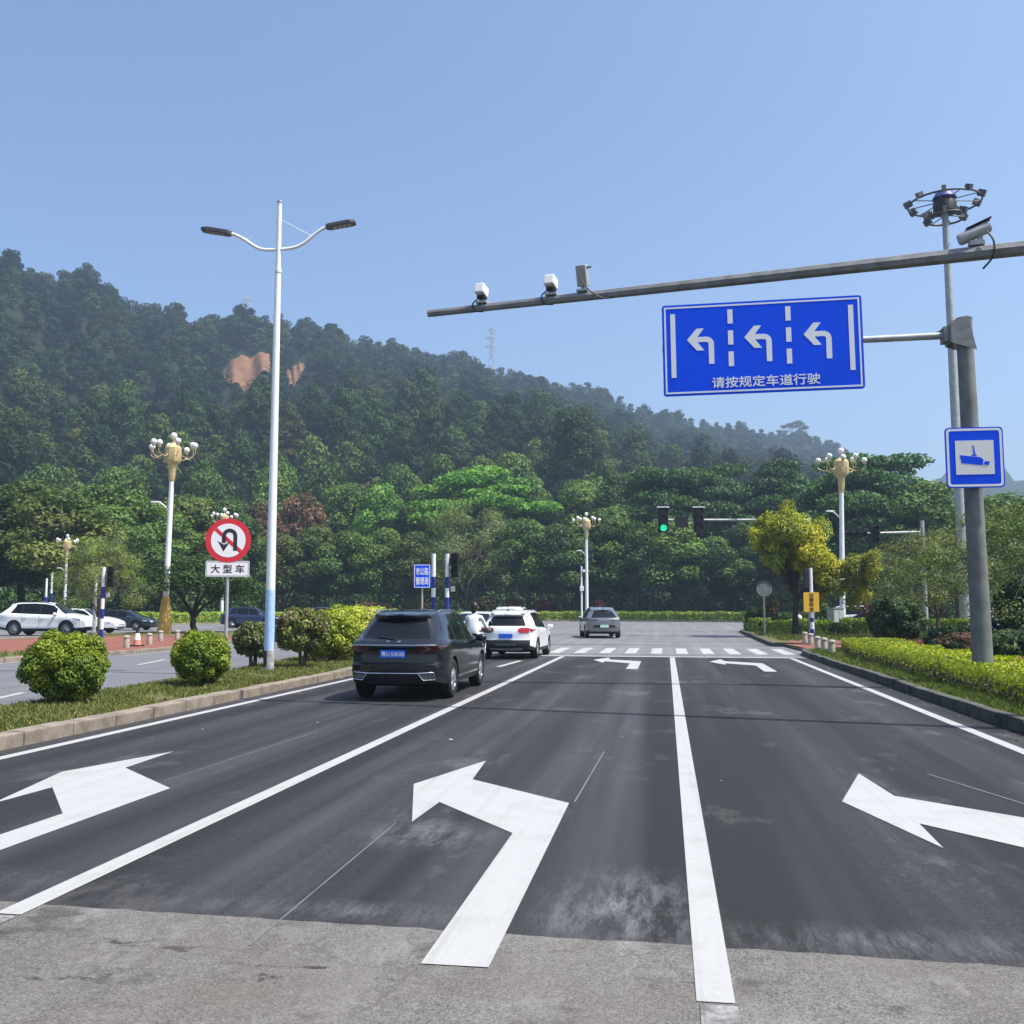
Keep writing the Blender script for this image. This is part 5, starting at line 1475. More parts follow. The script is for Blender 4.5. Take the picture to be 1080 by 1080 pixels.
x, y = spot(541, 45.5); make_simple('suv', 'suv', 'white estate car mostly hidden ahead of the white suv', x, y, R(2), M['paint_white'], dict(glass=M['glass_pale']))
x, y = spot(52, 63.5); make_simple('suv', 'suv', 'white suv seen from the side on the cross road at the left rim', x, y, R(-83), M['paint_white'], scale=1.1).scale.z = 1.17
x, y = spot(86, 69); make_simple('sedan', 'sedan', 'white saloon half hidden behind the side-on white suv', x, y, R(-83), M['paint_white'], scale=1.08)
x, y = spot(130, 77); make_simple('sedan', 'sedan', 'dark saloon on the cross road right of the striped pole', x, y, R(-86), M['paint_dkgreen'], scale=1.02)
x, y = spot(266, 82); make_simple('suv', 'suv', 'navy blue car behind the street lamp on the cross road', x, y, R(-80), M['paint_navy'])
x, y = spot(343, 96); make_simple('sedan', 'sedan', 'dark car roof showing over the median hedge', x, y, R(-80), M['paint_navy'], scale=1.15)
VAN = dict(roof=[(-2.31, 1.72), (-1.0, 1.80), (0.6, 1.78), (0.95, 1.70), (1.65, 1.12), (2.0, 1.03), (2.31, 0.9)], ws=(0.95, 1.65), side_win=[(-1.9, -1.0), (-0.9, 0.1), (0.2, 1.1)], tail=[(0.2, 0.1), (0.5, 0.0), (1.1, 0.03), (1.7, 0.2)])
x, y = spot(896, 84); make_simple('suv', 'van', 'white van behind the grey cabinet on the right', x, y, R(74), M['paint_white'], VAN)
x, y = spot(917, 71); make_simple('sedan', 'sedan', 'dark car in front of the white van on the right', x, y, R(60), M['paint_navy'], scale=0.92)
x, y = spot(1066, 78); make_simple('suv', 'van', 'pale van far off between grey sign post and right rim', x, y, R(80), M['paint_white'], VAN, scale=1.1)

# ---------------------------------------------------------------- rider on a scooter
def skinned(name, joints, bones, m, parent, sub=2):
    me = bpy.data.meshes.new(name); me.from_pydata([j[:3] for j in joints], bones, [])
    o = bpy.data.objects.new(name, me); COL.objects.link(o)
    md = o.modifiers.new('skin', 'SKIN')
    sv_ = me.skin_vertices[0].data
    for i, j in enumerate(joints):
        sv_[i].radius = (j[3], j[4] if len(j) > 4 else j[3])
        sv_[i].use_root = (i == 0)
    s2 = o.modifiers.new('sub', 'SUBSURF'); s2.levels = sub; s2.render_levels = sub
    dg = bpy.context.evaluated_depsgraph_get(); dg.update()
    res = bpy.data.meshes.new_from_object(o.evaluated_get(dg)); bpy.data.objects.remove(o)
    res.materials.clear(); res.materials.append(m)
    res.polygons.foreach_set('use_smooth', [True] * len(res.polygons))
    return link(name, res, parent)
def person_scooter(x, y):
    s = thing('scooter', 'pale motor scooter under the rider in white', 'scooter', (x, y, 0.004), R(-3))
    for wy in (-0.62, 0.62):
        ring = [(0, wy + 0.2 * math.cos(a), 0.235 + 0.2 * math.sin(a)) for a in np.linspace(0, 2 * math.pi, 25)]
        w = MB().tube(ring, 0.045, 8).build('wheel', M['rubber'], s, smooth=60)
        MB().tube([(-0.03, wy, 0.235), (0.03, wy, 0.235)], 0.16, 18).build('rim', M['alloy'], w, smooth=40)
    b = MB(); b.tube([(0, -0.85, 0.62), (0, -0.6, 0.60), (0, -0.25, 0.50), (0, -0.05, 0.33), (0, 0.28, 0.30)], [0.07, 0.15, 0.16, 0.14, 0.13], 12)
    b.tube([(0, 0.28, 0.30), (0, 0.42, 0.62), (0, 0.38, 0.92)], [0.15, 0.15, 0.11], 12)
    b.tube([(0, 0.62, 0.42), (0, 0.50, 0.50), (0, 0.45, 0.62)], [0.10, 0.09, 0.08], 10)
    b.build('body', M['scooter'], s, smooth=60)
    MB().tube([(0, -0.75, 0.72), (0, -0.45, 0.735), (0, -0.12, 0.71)], [0.10, 0.13, 0.09], 10).build('seat', M['black'], s, smooth=60)
    MB().tube([(-0.32, 0.28, 1.0), (-0.15, 0.36, 0.99), (0, 0.38, 0.97), (0.15, 0.36, 0.99), (0.32, 0.28, 1.0)], 0.017, 8).build('handlebar', M['black'], s, smooth=60)
    for sx in (-1, 1):
        MB().tube([(sx * 0.22, 0.35, 1.0), (sx * 0.27, 0.36, 1.14)], 0.008, 6).add([(v[0] + sx * 0.29, v[1] + 0.36, v[2] + 1.19) for v in MB().ball((0, 0, 0), 0.06, 10).v], MB().ball((0, 0, 0), 0.06, 10).f).build('mirror', M['black'], s, smooth=60)
    MB().box((0, -0.86, 0.62), (0.16, 0.05, 0.08)).build('tail_light', M['tail_red'], s, bevel=0.012)
    MB().tube([(0, 0.47, 0.86), (0, 0.52, 0.86)], 0.08, 14).build('headlight', M['headlamp'], s, smooth=40)
    p = thing('person', 'rider with black hair and white top, seated on a scooter beside the black car', 'person', (x, y, 0.004), R(-3))
    J = [(0, -0.42, 0.86, 0.155, 0.12), (0, -0.42, 1.02, 0.145, 0.11), (0, -0.38, 1.2, 0.165, 0.115), (0, -0.34, 1.34, 0.15, 0.10), (0, -0.32, 1.43, 0.06, 0.06), (0, -0.29, 1.50, 0.055, 0.055)]
    Bn = [(0, 1), (1, 2), (2, 3), (3, 4), (4, 5)]
    for sx in (-1, 1):
        k = len(J)
        J += [(sx * 0.19, -0.32, 1.36, 0.062), (sx * 0.25, -0.14, 1.14, 0.046), (sx * 0.27, 0.14, 1.03, 0.036), (sx * 0.28, 0.24, 1.02, 0.03)]
        Bn += [(3, k), (k, k + 1), (k + 1, k + 2), (k + 2, k + 3)]
        k = len(J)
        J += [(sx * 0.11, -0.38, 0.80, 0.10), (sx * 0.17, 0.05, 0.80, 0.075), (sx * 0.13, 0.08, 0.40, 0.05), (sx * 0.13, 0.20, 0.36, 0.04)]
        Bn += [(0, k), (k, k + 1), (k + 1, k + 2), (k + 2, k + 3)]
    body = skinned('body', J, Bn, M['shirt'], p)
    me = body.data; me.materials.append(M['trousers']); me.materials.append(M['skin'])
    for f in me.polygons:
        c = f.center
        if c.z < 0.90 and not (abs(c.x) > 0.2 and c.z > 0.98): f.material_index = 1
        if c.z > 1.46 or (c.y > 0.0 and c.z > 0.96): f.material_index = 2
    hd = MB(); hd.ball((0, -0.25, 1.60), 0.105, 18, 0, 1.18)
    hd.v = [(v[0] * 0.86, v[1], v[2]) for v in hd.v]
    hd.tube([(0, -0.15, 1.60), (0, -0.125, 1.575), (0, -0.15, 1.565)], [0.01, 0.016, 0.012], 6)
    for sx in (-1, 1):
        hd.ball((sx * 0.093, -0.25, 1.60), 0.025, 8, 0, 1.3); hd.ball((sx * 0.035, -0.158, 1.625), 0.012, 8, 0)
    hd.build('head', M['skin'], p, smooth=70)
    hr = MB(); hr.ball((0, -0.27, 1.625), 0.118, 18, 0, 1.10); hr.v = [(v[0] * 0.9, v[1], v[2]) for v in hr.v if True]
    hr.tube([(0, -0.33, 1.60), (0, -0.36, 1.50), (0, -0.36, 1.44)], [0.085, 0.07, 0.035], 10)
    hr.build('hair', M['hair'], p, smooth=70)
    for sx in (-1, 1):
        hb = MB(); hb.ball((sx * 0.285, 0.27, 1.015), 0.036, 10, 0, 0.8)
        for i in range(4):
            q = 0.25 + 0.018 * i
            hb.tube([(sx * (0.255 + 0.02 * i), 0.265, 1.03), (sx * (0.255 + 0.02 * i), 0.315, 1.025), (sx * (0.255 + 0.02 * i), 0.325, 0.99), (sx * (0.255 + 0.02 * i), 0.29, 0.972)], [0.011, 0.0105, 0.010, 0.008], 6)
        hb.tube([(sx * 0.25, 0.25, 1.0), (sx * 0.235, 0.28, 0.985), (sx * 0.245, 0.31, 0.978)], [0.012, 0.011, 0.008], 6)
        hb.build('hand', M['skin'], p, smooth=70)
        MB().tube([(sx * 0.13, 0.06, 0.345), (sx * 0.13, 0.16, 0.345), (sx * 0.13, 0.30, 0.33)], [0.045, 0.05, 0.03], 10).build('shoe', M['black'], p, smooth=60)
x, y = spot(503, 26.2); person_scooter(x, y)

# ---------------------------------------------------------------- street furniture
def wire(parent, pts, r=0.012, name='cable'):
    return MB().tube(smooth_path(pts, 5), r, 6).build(name, M['black'], parent, smooth=60)
# gantry with the cameras; its post stands just outside the frame on the right
TIP, MID = Vector((-3.96, 16.02, 6.60)), Vector((4.95, 14.16, 6.55))
AD = (MID - TIP) / (MID.x - TIP.x)
def arm_pt(px, py):
    d = ray(px, py); n = Vector((-AD.y, AD.x, 0))
    t = (TIP.x * n.x + TIP.y * n.y) / (d[0] * n.x + d[1] * n.y)
    return TIP + AD * (d[0] * t - TIP.x)
POST = TIP + AD * (7.9 - TIP.x)
g = thing('camera_gantry', 'grey camera gantry whose long tapered arm crosses the lanes from the right', 'gantry', (POST.x, POST.y, 0.1))
def rel(v): return (v[0] - POST.x, v[1] - POST.y, v[2] - 0.1)
MB().tube([(0, 0, -0.2), (0, 0, 7.1)], [0.19, 0.15], 16).tube([(0, 0, 0), (0, 0, 0.03)], 0.32, 16).build('post', M['galv_dark'], g, smooth=40)
MB().tube([rel(TIP), rel(POST)], [0.062, 0.125], 8).build('arm', M['galv_dark'], g, smooth=10)
yaw_arm = math.atan2(AD.y, AD.x)
def small_camera(px, py, label, h, w, tall=False):
    p = arm_pt(px, py); rr = 0.062 + 0.063 * (p.x - TIP.x) / (POST.x - TIP.x)
    c = thing('traffic_camera', label, 'camera', (p.x, p.y, p.z + rr - 0.004), yaw_arm, 'cameras on the gantry arm')
    MB().box((0, 0, 0.02), (w * 1.1, 0.16, 0.04)).box((0, 0, 0.07), (w * 0.35, 0.05, 0.10), m=0).build('bracket', M['camera_grey'], c, bevel=0.006)
    if not tall:
        MB().box((0, -0.05, 0.12 + h * 0.55), (w, 0.24, h), rx=R(-12)).build('housing', M['camera_white'], c, bevel=0.02)
        MB().box((0, -0.03, 0.10), (w * 0.8, 0.14, 0.05)).build('mount', M['black'], c, bevel=0.008)
    else:
        MB().box((0, -0.02, 0.10 + h * 0.5), (w, 0.20, h), rx=R(20)).build('housing', M['camera_grey'], c, bevel=0.02)
        MB().box((0, 0.035, 0.10 + h * 0.94), (w * 1.15, 0.26, 0.03), rx=R(20)).build('visor', M['black'], c, bevel=0.006)
        MB().box((0, -0.12, 0.10 + h * 0.76), (w * 0.9, 0.05, h * 0.30), rx=R(20)).build('front_cover', M['camera_white'], c, bevel=0.012)
    wire(c, [(-w * 0.3, -0.05, 0.09), (-w * 0.75, -0.13, -0.02), (-w * 0.5, -0.14, -rr * 2.1), (w * 0.2, -0.05, -rr * 2.2)] if not tall else
            [(0, -0.16, 0.10 + h * 0.6), (0.04, -0.2, h * 0.35), (0.18, -0.18, -0.06), (0.36, -0.1, -rr * 2.15), (0.52, -0.06, -rr * 2.0)])
small_camera(509, 318, 'small white camera nearest the tip of the gantry arm', 0.17, 0.165)
small_camera(582, 311, 'small white camera second from the tip of the gantry arm', 0.17, 0.175)
small_camera(615, 306, 'tall grey camera with white face, third from the tip of the gantry arm', 0.34, 0.17, True)
p = arm_pt(1030, 262)
c = thing('traffic_camera', 'grey bullet camera pointing up to the right on the thick end of the arm', 'camera', (p.x, p.y, p.z + 0.105), yaw_arm + R(6), 'cameras on the gantry arm')
MB().box((0.0, 0, 0.03), (0.2, 0.16, 0.07)).box((0.05, 0, 0.10), (0.07, 0.06, 0.12)).build('bracket', M['camera_grey'], c, bevel=0.008)
MB().tube([(-0.23, -0.02, 0.10), (-0.2, -0.02, 0.11), (0.13, 0.0, 0.255), (0.17, 0, 0.27)], [0.075, 0.088, 0.088, 0.082], 16).build('housing', M['galv'], c, smooth=35)
MB().tube([(0.165, -0.02, 0.27), (0.185, -0.025, 0.278)], 0.066, 16).build('lens_cover', M['sign_beige'], c, smooth=35)
MB().box((0.03, 0.0, 0.312), (0.36, 0.18, 0.015), ry=R(-23)).build('visor', M['black'], c, bevel=0.006)
wire(c, [(0.12, -0.10, 0.17), (0.19, -0.16, 0.0), (0.17, -0.17, -0.22), (0.04, -0.14, -0.38)], 0.014)

# lane sign on its own post
PY = 20.6; PX = 6.06
g = thing('sign_gantry', 'thick grey post with short arm standing behind the right hedge', 'gantry', (PX, PY, 0.1))
g.rotation_euler = (0, R(-0.55), 0)
MB().tube([(0, 0, -0.2), (0, 0, 7.28)], [0.195, 0.155], 20).tube([(0, 0, 7.28), (0, 0, 7.31)], [0.162, 0.162], 20).tube([(0, 0, 0), (0, 0, 0.04)], 0.36, 20).build('post', M['post_grey'], g, smooth=40)
az_ = zat(359, math.hypot(PX, PY), 960) - 0.1
MB().tube([(-0.42, 0, az_), (-6.02, 0, az_ + 0.0)], [0.075, 0.06], 12).build('arm', M['galv'], g, smooth=40)
b = MB()
b.plate([(-0.33, az_ - 0.19), (-0.33, az_ + 0.19), (-0.30, az_ + 0.19), (-0.30, az_ - 0.19)], -0.2, 0.2)
b.plate([(-0.43, az_ - 0.15), (-0.43, az_ + 0.15), (-0.335, az_ + 0.15), (-0.335, az_ - 0.15)], -0.16, 0.16)
b.plate([(-0.335, az_ + 0.16), (-0.55, az_ + 0.08), (-0.55, az_ + 0.065), (-0.335, az_ + 0.10)], -0.01, 0.01)
b.plate([(-0.30, az_ + 0.24), (0.02, az_ + 0.34), (0.16, az_ - 0.36), (-0.30, az_ - 0.20)], -0.205, -0.185)
b.plate([(-0.30, az_ + 0.24), (0.02, az_ + 0.34), (0.16, az_ - 0.36), (-0.30, az_ - 0.20)], 0.185, 0.205)
b.build('flange', M['galv_dark'], g)
def lane_sign():
    x0, x1 = -0.01, 4.02; W_ = x1 - x0; z0, z1 = 6.0, 7.94; H_ = z1 - z0
    t = thing('lane_sign', 'large blue lane sign with three white left turn arrows hung on the arm', 'sign', ((x0 + x1) / 2, PY - 0.12, z0))
    t.rotation_euler = (0, R(-0.5), 0)
    MB().plate(round_rect(W_, H_, 0.06, 4, 0, H_ / 2), 0, 0.03).build('panel', M['sign_blue'], t)
    bd = MB(); a, bw = 0.045, 0.035
    for x_, z_, w_, h_ in ((0, a + bw / 2, W_ - 2 * a, bw), (0, H_ - a - bw / 2, W_ - 2 * a, bw), (-W_ / 2 + a + bw / 2, H_ / 2, bw, H_ - 2 * a - 2 * bw), (W_ / 2 - a - bw / 2, H_ / 2, bw, H_ - 2 * a - 2 * bw)):
        bd.box((x_, -0.002, z_), (w_, 0.005, h_))
    bd.build('border', M['sign_white'], t)
    # columns measured on the panel: fractions of width / height
    for u, v0, v1 in ((0.055, 0.20, 0.90), (0.945, 0.20, 0.90)):
        MB().box(((u - 0.5) * W_, -0.003, (v0 + v1) / 2 * H_), (0.10, 0.005, (v1 - v0) * H_)).build('edge_mark', M['sign_white'], t)
    for u in (0.347, 0.637):
        for v0, v1 in ((0.765, 0.92), (0.535, 0.69), (0.30, 0.46)):
            MB().box(((u - 0.5) * W_, -0.003, (v0 + v1) / 2 * H_), (0.105, 0.005, (v1 - v0) * H_)).build('lane_mark', M['sign_white'], t)
    for u in (0.20, 0.49, 0.785):
        ar = MB(); cx, cz = (u - 0.5) * W_, 0.0; w = 0.11
        zt, zb, xr, xl = 0.635 * H_, 0.335 * H_, cx + 0.25, cx - 0.25
        arc = [(xr - 0.16 + 0.16 * math.cos(q), zt - 0.16 + 0.16 * math.sin(q)) for q in np.linspace(0, math.pi / 2, 7)]
        arc_i = [(xr - 0.16 + 0.05 * math.cos(q), zt - 0.16 + 0.05 * math.sin(q)) for q in np.linspace(math.pi / 2, 0, 5)]
        vs = [(xr, zb)] + arc + [(xl + 0.12, zt)] + [(xl + 0.12, zt - w)] + arc_i + [(xr - w, zb)]
        n_o, n_i = 2 + len(arc), 2 + len(arc_i)
        # strip of quads along the bend
        outer = [(xr, zb)] + arc + [(xl + 0.12, zt)]; inner = [(xr - w, zb)] + arc_i[::-1] + [(xl + 0.12, zt - w)]
        k = 9
        def res(path, k):
            P_ = np.array(path); L_ = np.concatenate([[0], np.cumsum(np.linalg.norm(np.diff(P_, axis=0), axis=1))]); q = np.linspace(0, L_[-1], k)
            return [(float(np.interp(s, L_, P_[:, 0])), float(np.interp(s, L_, P_[:, 1]))) for s in q]
        o_, i_ = outer, [inner[min(len(inner) - 1, round(j * (len(inner) - 1) / (len(outer) - 1)))] for j in range(len(outer))]
        V_ = [(x_, -0.005, z_) for x_, z_ in o_] + [(x_, -0.005, z_) for x_, z_ in i_]; no = len(o_)
        ar.add(V_, [(j, j + 1, no + j + 1, no + j) for j in range(no - 1)])
        zc = zt - w / 2
        ar.add([(xl - 0.05, -0.0055, zc), (xl + 0.15, -0.0055, zc + 0.235), (xl + 0.30, -0.0055, zc + 0.235), (xl + 0.125, -0.0055, zc), (xl + 0.15, -0.0055, zc - 0.235), (xl + 0.30, -0.0055, zc - 0.235)], [(0, 3, 2, 1), (0, 4, 5, 3)])
        ar.build('arrow', M['sign_white'], t)
    tx = MB(); put_text(tx, '请按规定车道行驶', 2.16, 0.225, 0.03 * W_ - 0.06, 0.128 * H_, -0.006, bold=0.014); tx.build('lettering', M['sign_white'], t)
    for u in (-1.2, 1.2):
        MB().box((u, 0.075, H_ / 2), (0.06, 0.06, H_ * 0.9)).build('back_rail', M['galv'], t)
lane_sign()
def camera_sign():
    D = PY - 0.27; z = zat(482, math.hypot(5.8, D), 1028)
    d = ray(1028, 482); X = d[0] / d[1] * D
    t = thing('camera_sign', 'square blue sign with a surveillance camera symbol on the grey post', 'sign', (X, D, z))
    w = 1.08; h = 1.20
    MB().plate(round_rect(w, h, 0.08), 0, 0.025).build('panel', M['sign_blue'], t)
    rim = round_rect(w - 0.05, h - 0.05, 0.07); rin = round_rect(w - 0.14, h - 0.14, 0.045); n = len(rim)
    MB().add([(a, -0.003, b_) for a, b_ in rim] + [(a, -0.003, b_) for a, b_ in rin], [(i, (i + 1) % n, n + (i + 1) % n, n + i) for i in range(n)]).build('border', M['sign_white'], t)
    MB().box((0.0, -0.003, 0.0), (w * 0.66, 0.006, h * 0.56)).build('field', M['sign_beige'], t)
    c_ = MB(); y = -0.009
    c_.plate([(-0.25, -0.11), (-0.28, 0.05), (0.11, 0.0), (0.16, -0.05), (0.14, -0.16)], y, y + 0.003)
    c_.plate([(0.15, -0.14), (0.19, -0.075), (0.27, -0.09), (0.25, -0.16)], y - 0.002, y)
    c_.plate([(-0.075, 0.035), (-0.01, 0.075), (0.06, 0.02)], y, y + 0.003)
    c_.plate([(-0.035, 0.24), (-0.012, 0.06), (0.018, 0.06), (-0.015, 0.24)], y - 0.002, y)
    c_.build('camera_symbol', M['sign_blue'], t)
    for zz in (-0.3, 0.3):
        MB().box((0.0, 0.055, zz), (0.5, 0.06, 0.05)).build('clamp', M['galv_dark'], t)
camera_sign()

# tall white street lamp on the median
def street_lamp(x, y, z):
    t = thing('street_lamp', 'tall white street lamp with two curved arms on the grass median', 'street lamp', (x, y, z), YAW)
    Ht = 11.42
    MB().tube([(0, 0, 0), (0, 0, 2.2), (0, 0, 9.5), (0, 0, Ht - 1.75)], [0.115, 0.106, 0.074, 0.068], 18).tube([(0, 0, Ht - 1.75), (0, 0, Ht)], [0.062, 0.055], 14).build('pole', M['white_pole'], t, smooth=40)
    MB().tube([(0, 0, 0.52), (0, 0, 1.92)], [0.1165, 0.1105], 18).build('blue_band', M['pale_blue'], t, smooth=40)
    MB().tube([(0, 0, -0.05), (0, 0, 0.5)], [0.122, 0.118], 18).build('foot_band', M['grime'], t, smooth=40)
    MB().box((-0.068, -0.095, 0.30), (0.095, 0.03, 0.36), rz=R(-35)).build('access_door', M['black'], t, bevel=0.012)
    MB().tube([(0, 0, Ht), (0, 0, Ht + 0.03)], [0.075, 0.07], 12).build('cap', M['galv'], t, smooth=40)
    MB().tube([(0, 0, Ht - 1.78), (0, 0, Ht - 1.70)], 0.085, 14).build('collar', M['white_pole'], t, smooth=40)
    za = Ht - 1.2
    arm_l = [(0, 0, za), (-0.36, 0, za + 0.0), (-0.58, 0, za + 0.08), (-0.82, 0.0, za + 0.24), (-1.04, 0.0, za + 0.36), (-1.16, 0.0, za + 0.40)]
    arm_r = [(0, 0, za), (0.33, 0, za + 0.04), (0.58, 0, za + 0.14), (0.82, 0, za + 0.34), (1.02, 0, za + 0.50), (1.15, 0, za + 0.56)]
    for side, pts in ((-1, arm_l), (1, arm_r)):
        MB().tube(smooth_path(pts, 5), 0.04, 10).build('arm', M['white_pole'], t, smooth=60)
        e = Vector(pts[-1]); tilt = 9 if side < 0 else -11
        rot = Matrix.Translation(e) @ Matrix.Rotation(R(tilt), 4, 'Y')
        hd = MB(); out = [(0, -0.05), (0.08, -0.13), (0.62, -0.15), (0.74, -0.10), (0.74, 0.10), (0.62, 0.15), (0.08, 0.13), (0, 0.05)]
        P_ = [(side * a, b_) for a, b_ in out]; hd.prism(P_, -0.045, 0.035); hd.prism([(side * a * 0.9, b_ * 0.8) for a, b_ in out], 0.035, 0.06)
        hd.v = [tuple(rot @ Vector(v)) for v in hd.v]
        lh = hd.build('lamp_head', M['dark_metal'], t, bevel=0.012)
        ld = MB()
        for k in range(4):
            ld.box((side * (0.22 + 0.12 * k), 0, -0.05), (0.085, 0.2, 0.012))
        ld.v = [tuple(rot @ Vector(v)) for v in ld.v]; ld.build('led_panel', M['led'], lh)
        a_, b_ = (pts[3] if side < 0 else pts[3]), (0, 0, Ht - 0.42)
        MB().tube([b_, a_], 0.007, 5).build('stay_rod', M['white_pole'], t)
street_lamp(-9.28, 22.25, 0.11)

def globe_lamp(x, y, label, z=0.1, scale=1.0, wrap=False, lean=(0, 0)):
    t = thing('globe_lamp', label, 'street lamp', (x, y, z), YAW + R(11), 'gilded lamps with white globes')
    t.scale = (scale,) * 3
    t.rotation_euler = (lean[1], lean[0], YAW + R(11))
    MB().tube([(0, 0, -0.1), (0, 0, 9.05)], [0.19, 0.135], 14).build('pole', M['white_pole'], t, smooth=40)
    MB().lathe([(0.15, 8.9), (0.18, 8.98), (0.24, 9.85), (0.27, 9.9), (0.32, 9.95), (0.44, 10.05), (0.50, 10.2), (0.47, 10.9), (0.40, 10.98), (0.26, 11.1), (0.12, 11.2)], n=10).build('lamp_body', M['gold'], t, smooth=25)
    MB().tube([(0, 0, 11.15), (0, 0, 11.45)], 0.05, 8).build('finial_stem', M['gold'], t, smooth=40)
    MB().ball((0, 0, 11.62), 0.20, 14).build('globe', M['globe'], t, smooth=80)
    for i in range(8):
        a = 2 * math.pi * i / 8 + 0.36; r = 1.42 if i % 2 else 1.12; zz = 11.02 if i % 2 else 11.2
        c_, s_ = math.cos(a), math.sin(a)
        pts = [(0.5 * c_, 0.5 * s_, 10.5), (0.85 * c_, 0.85 * s_, 10.3), (r * 0.97 * c_, r * 0.97 * s_, 10.42), (r * 1.04 * c_, r * 1.04 * s_, 10.62), (r * c_, r * s_, zz - 0.22)]
        MB().tube(smooth_path(pts, 3), 0.022, 6).tube([(r * c_, r * s_, zz - 0.28), (r * c_, r * s_, zz - 0.18)], [0.10, 0.12], 8).build('bracket', M['gold'], t, smooth=50)
        MB().ball((r * c_, r * s_, zz - 0.03), 0.18, 12).build('globe', M['globe'], t, smooth=80)
    MB().tube(smooth_path([(0, 0, 7.1), (-0.35, 0, 7.45), (-0.62, 0, 7.62)], 4), 0.04, 8).build('side_arm', M['white_pole'], t, smooth=60)
    MB().prism([(-0.55, -0.11), (-1.05, -0.10), (-1.12, 0), (-1.05, 0.10), (-0.55, 0.11)], 7.6, 7.70).build('side_lamp', M['camera_white'], t, bevel=0.02)
    if wrap:
        MB().lathe([(0.42, 0.0), (0.40, 0.3), (0.26, 1.9), (0.2, 2.15)], n=10).build('foot_wrap', M['ochre'], t, smooth=25)
    return t
x, y = spot(174, 61); globe_lamp(x, y, 'gilded globe lamp with yellow wrapped foot, largest of those on the left', wrap=True, lean=(R(0.9), 0))
x, y = spot(234, 106); globe_lamp(x, y, 'globe lamp peeping over the round no U turn sign')
x, y = spot(619, 107); globe_lamp(x, y, 'globe lamp at the middle of the far hedge')
x, y = spot(888, 66.5); globe_lamp(x, y, 'gilded globe lamp on the corner island at the right', lean=(R(1.4), 0))
x, y = spot(963, 113); globe_lamp(x, y, 'globe lamp half hidden by the trees on the far right')
x, y = spot(68, 72); globe_lamp(x, y, 'globe lamp half hidden by the trees above the white car at the left', scale=0.54)
x, y = spot(100, 60.5)
t = thing('white_post', 'plain white post with a stone foot beside the thin tree on the left', 'post', (x, y, 0.1))
MB().tube([(0, 0, 0), (0, 0, 3.4)], [0.1, 0.085], 12).build('pole', M['white_pole'], t, smooth=40)
MB().tube([(0, 0, -0.05), (0, 0, 0.12), (0, 0, 0.16)], [0.24, 0.24, 0.18], 12).build('foot', M['stone'], t, smooth=30)

def high_mast():
    D = 58; x, y = spot(1018, D)
    t = thing('high_mast_light', 'very tall grey mast with two rings of floodlights', 'mast light', (x, y, 0.1))
    t.rotation_euler = (0, R(-0.35), 0)
    Ht = zat(212, D, 995) - 0.1
    MB().tube([(0, 0, -0.1), (0, 0, Ht)], [0.30, 0.17], 16).build('mast', M['galv'], t, smooth=40)
    k = D / FPX
    rings = ((34 * k, Ht - 0.15, 9), (19 * k, Ht - 1.0, 6))
    for r, z, n in rings:
        ring = [(r * math.cos(a), r * math.sin(a), z) for a in np.linspace(0, 2 * math.pi, 37)]
        rb = MB().tube(ring, 0.055, 6, caps=False)
        for i in range(n):
            a = 2 * math.pi * i / n
            rb.tube([(0.2 * math.cos(a), 0.2 * math.sin(a), z + 0.12), (r * math.cos(a), r * math.sin(a), z)], 0.03, 5)
        rb.build('ring', M['dark_metal'], t, smooth=60)
        for i in range(n):
            a = 2 * math.pi * i / n + 0.25
            f = MB().box((0, 0, 0), (0.42, 0.22, 0.34)).build('floodlight', M['dark_metal'], t, bevel=0.02, loc=(r * math.cos(a), r * math.sin(a), z + 0.12)); f.rotation_euler = (0, R(25), a)
            MB().box((0.205, 0, -0.0), (0.02, 0.18, 0.28)).build('lens', M['led'], f)
    MB().lathe([(0.4, Ht - 0.75), (0.62, Ht - 0.7), (0.62, Ht - 0.2), (0.5, Ht + 0.05)], n=16).build('winch_head', M['black'], t, smooth=30)
    MB().lathe([(0.62, Ht + 0.06), (0.64, Ht + 0.12), (0.45, Ht + 0.42), (0.05, Ht + 0.5)], n=16).build('dome', M['navy'], t, smooth=30)
high_mast()

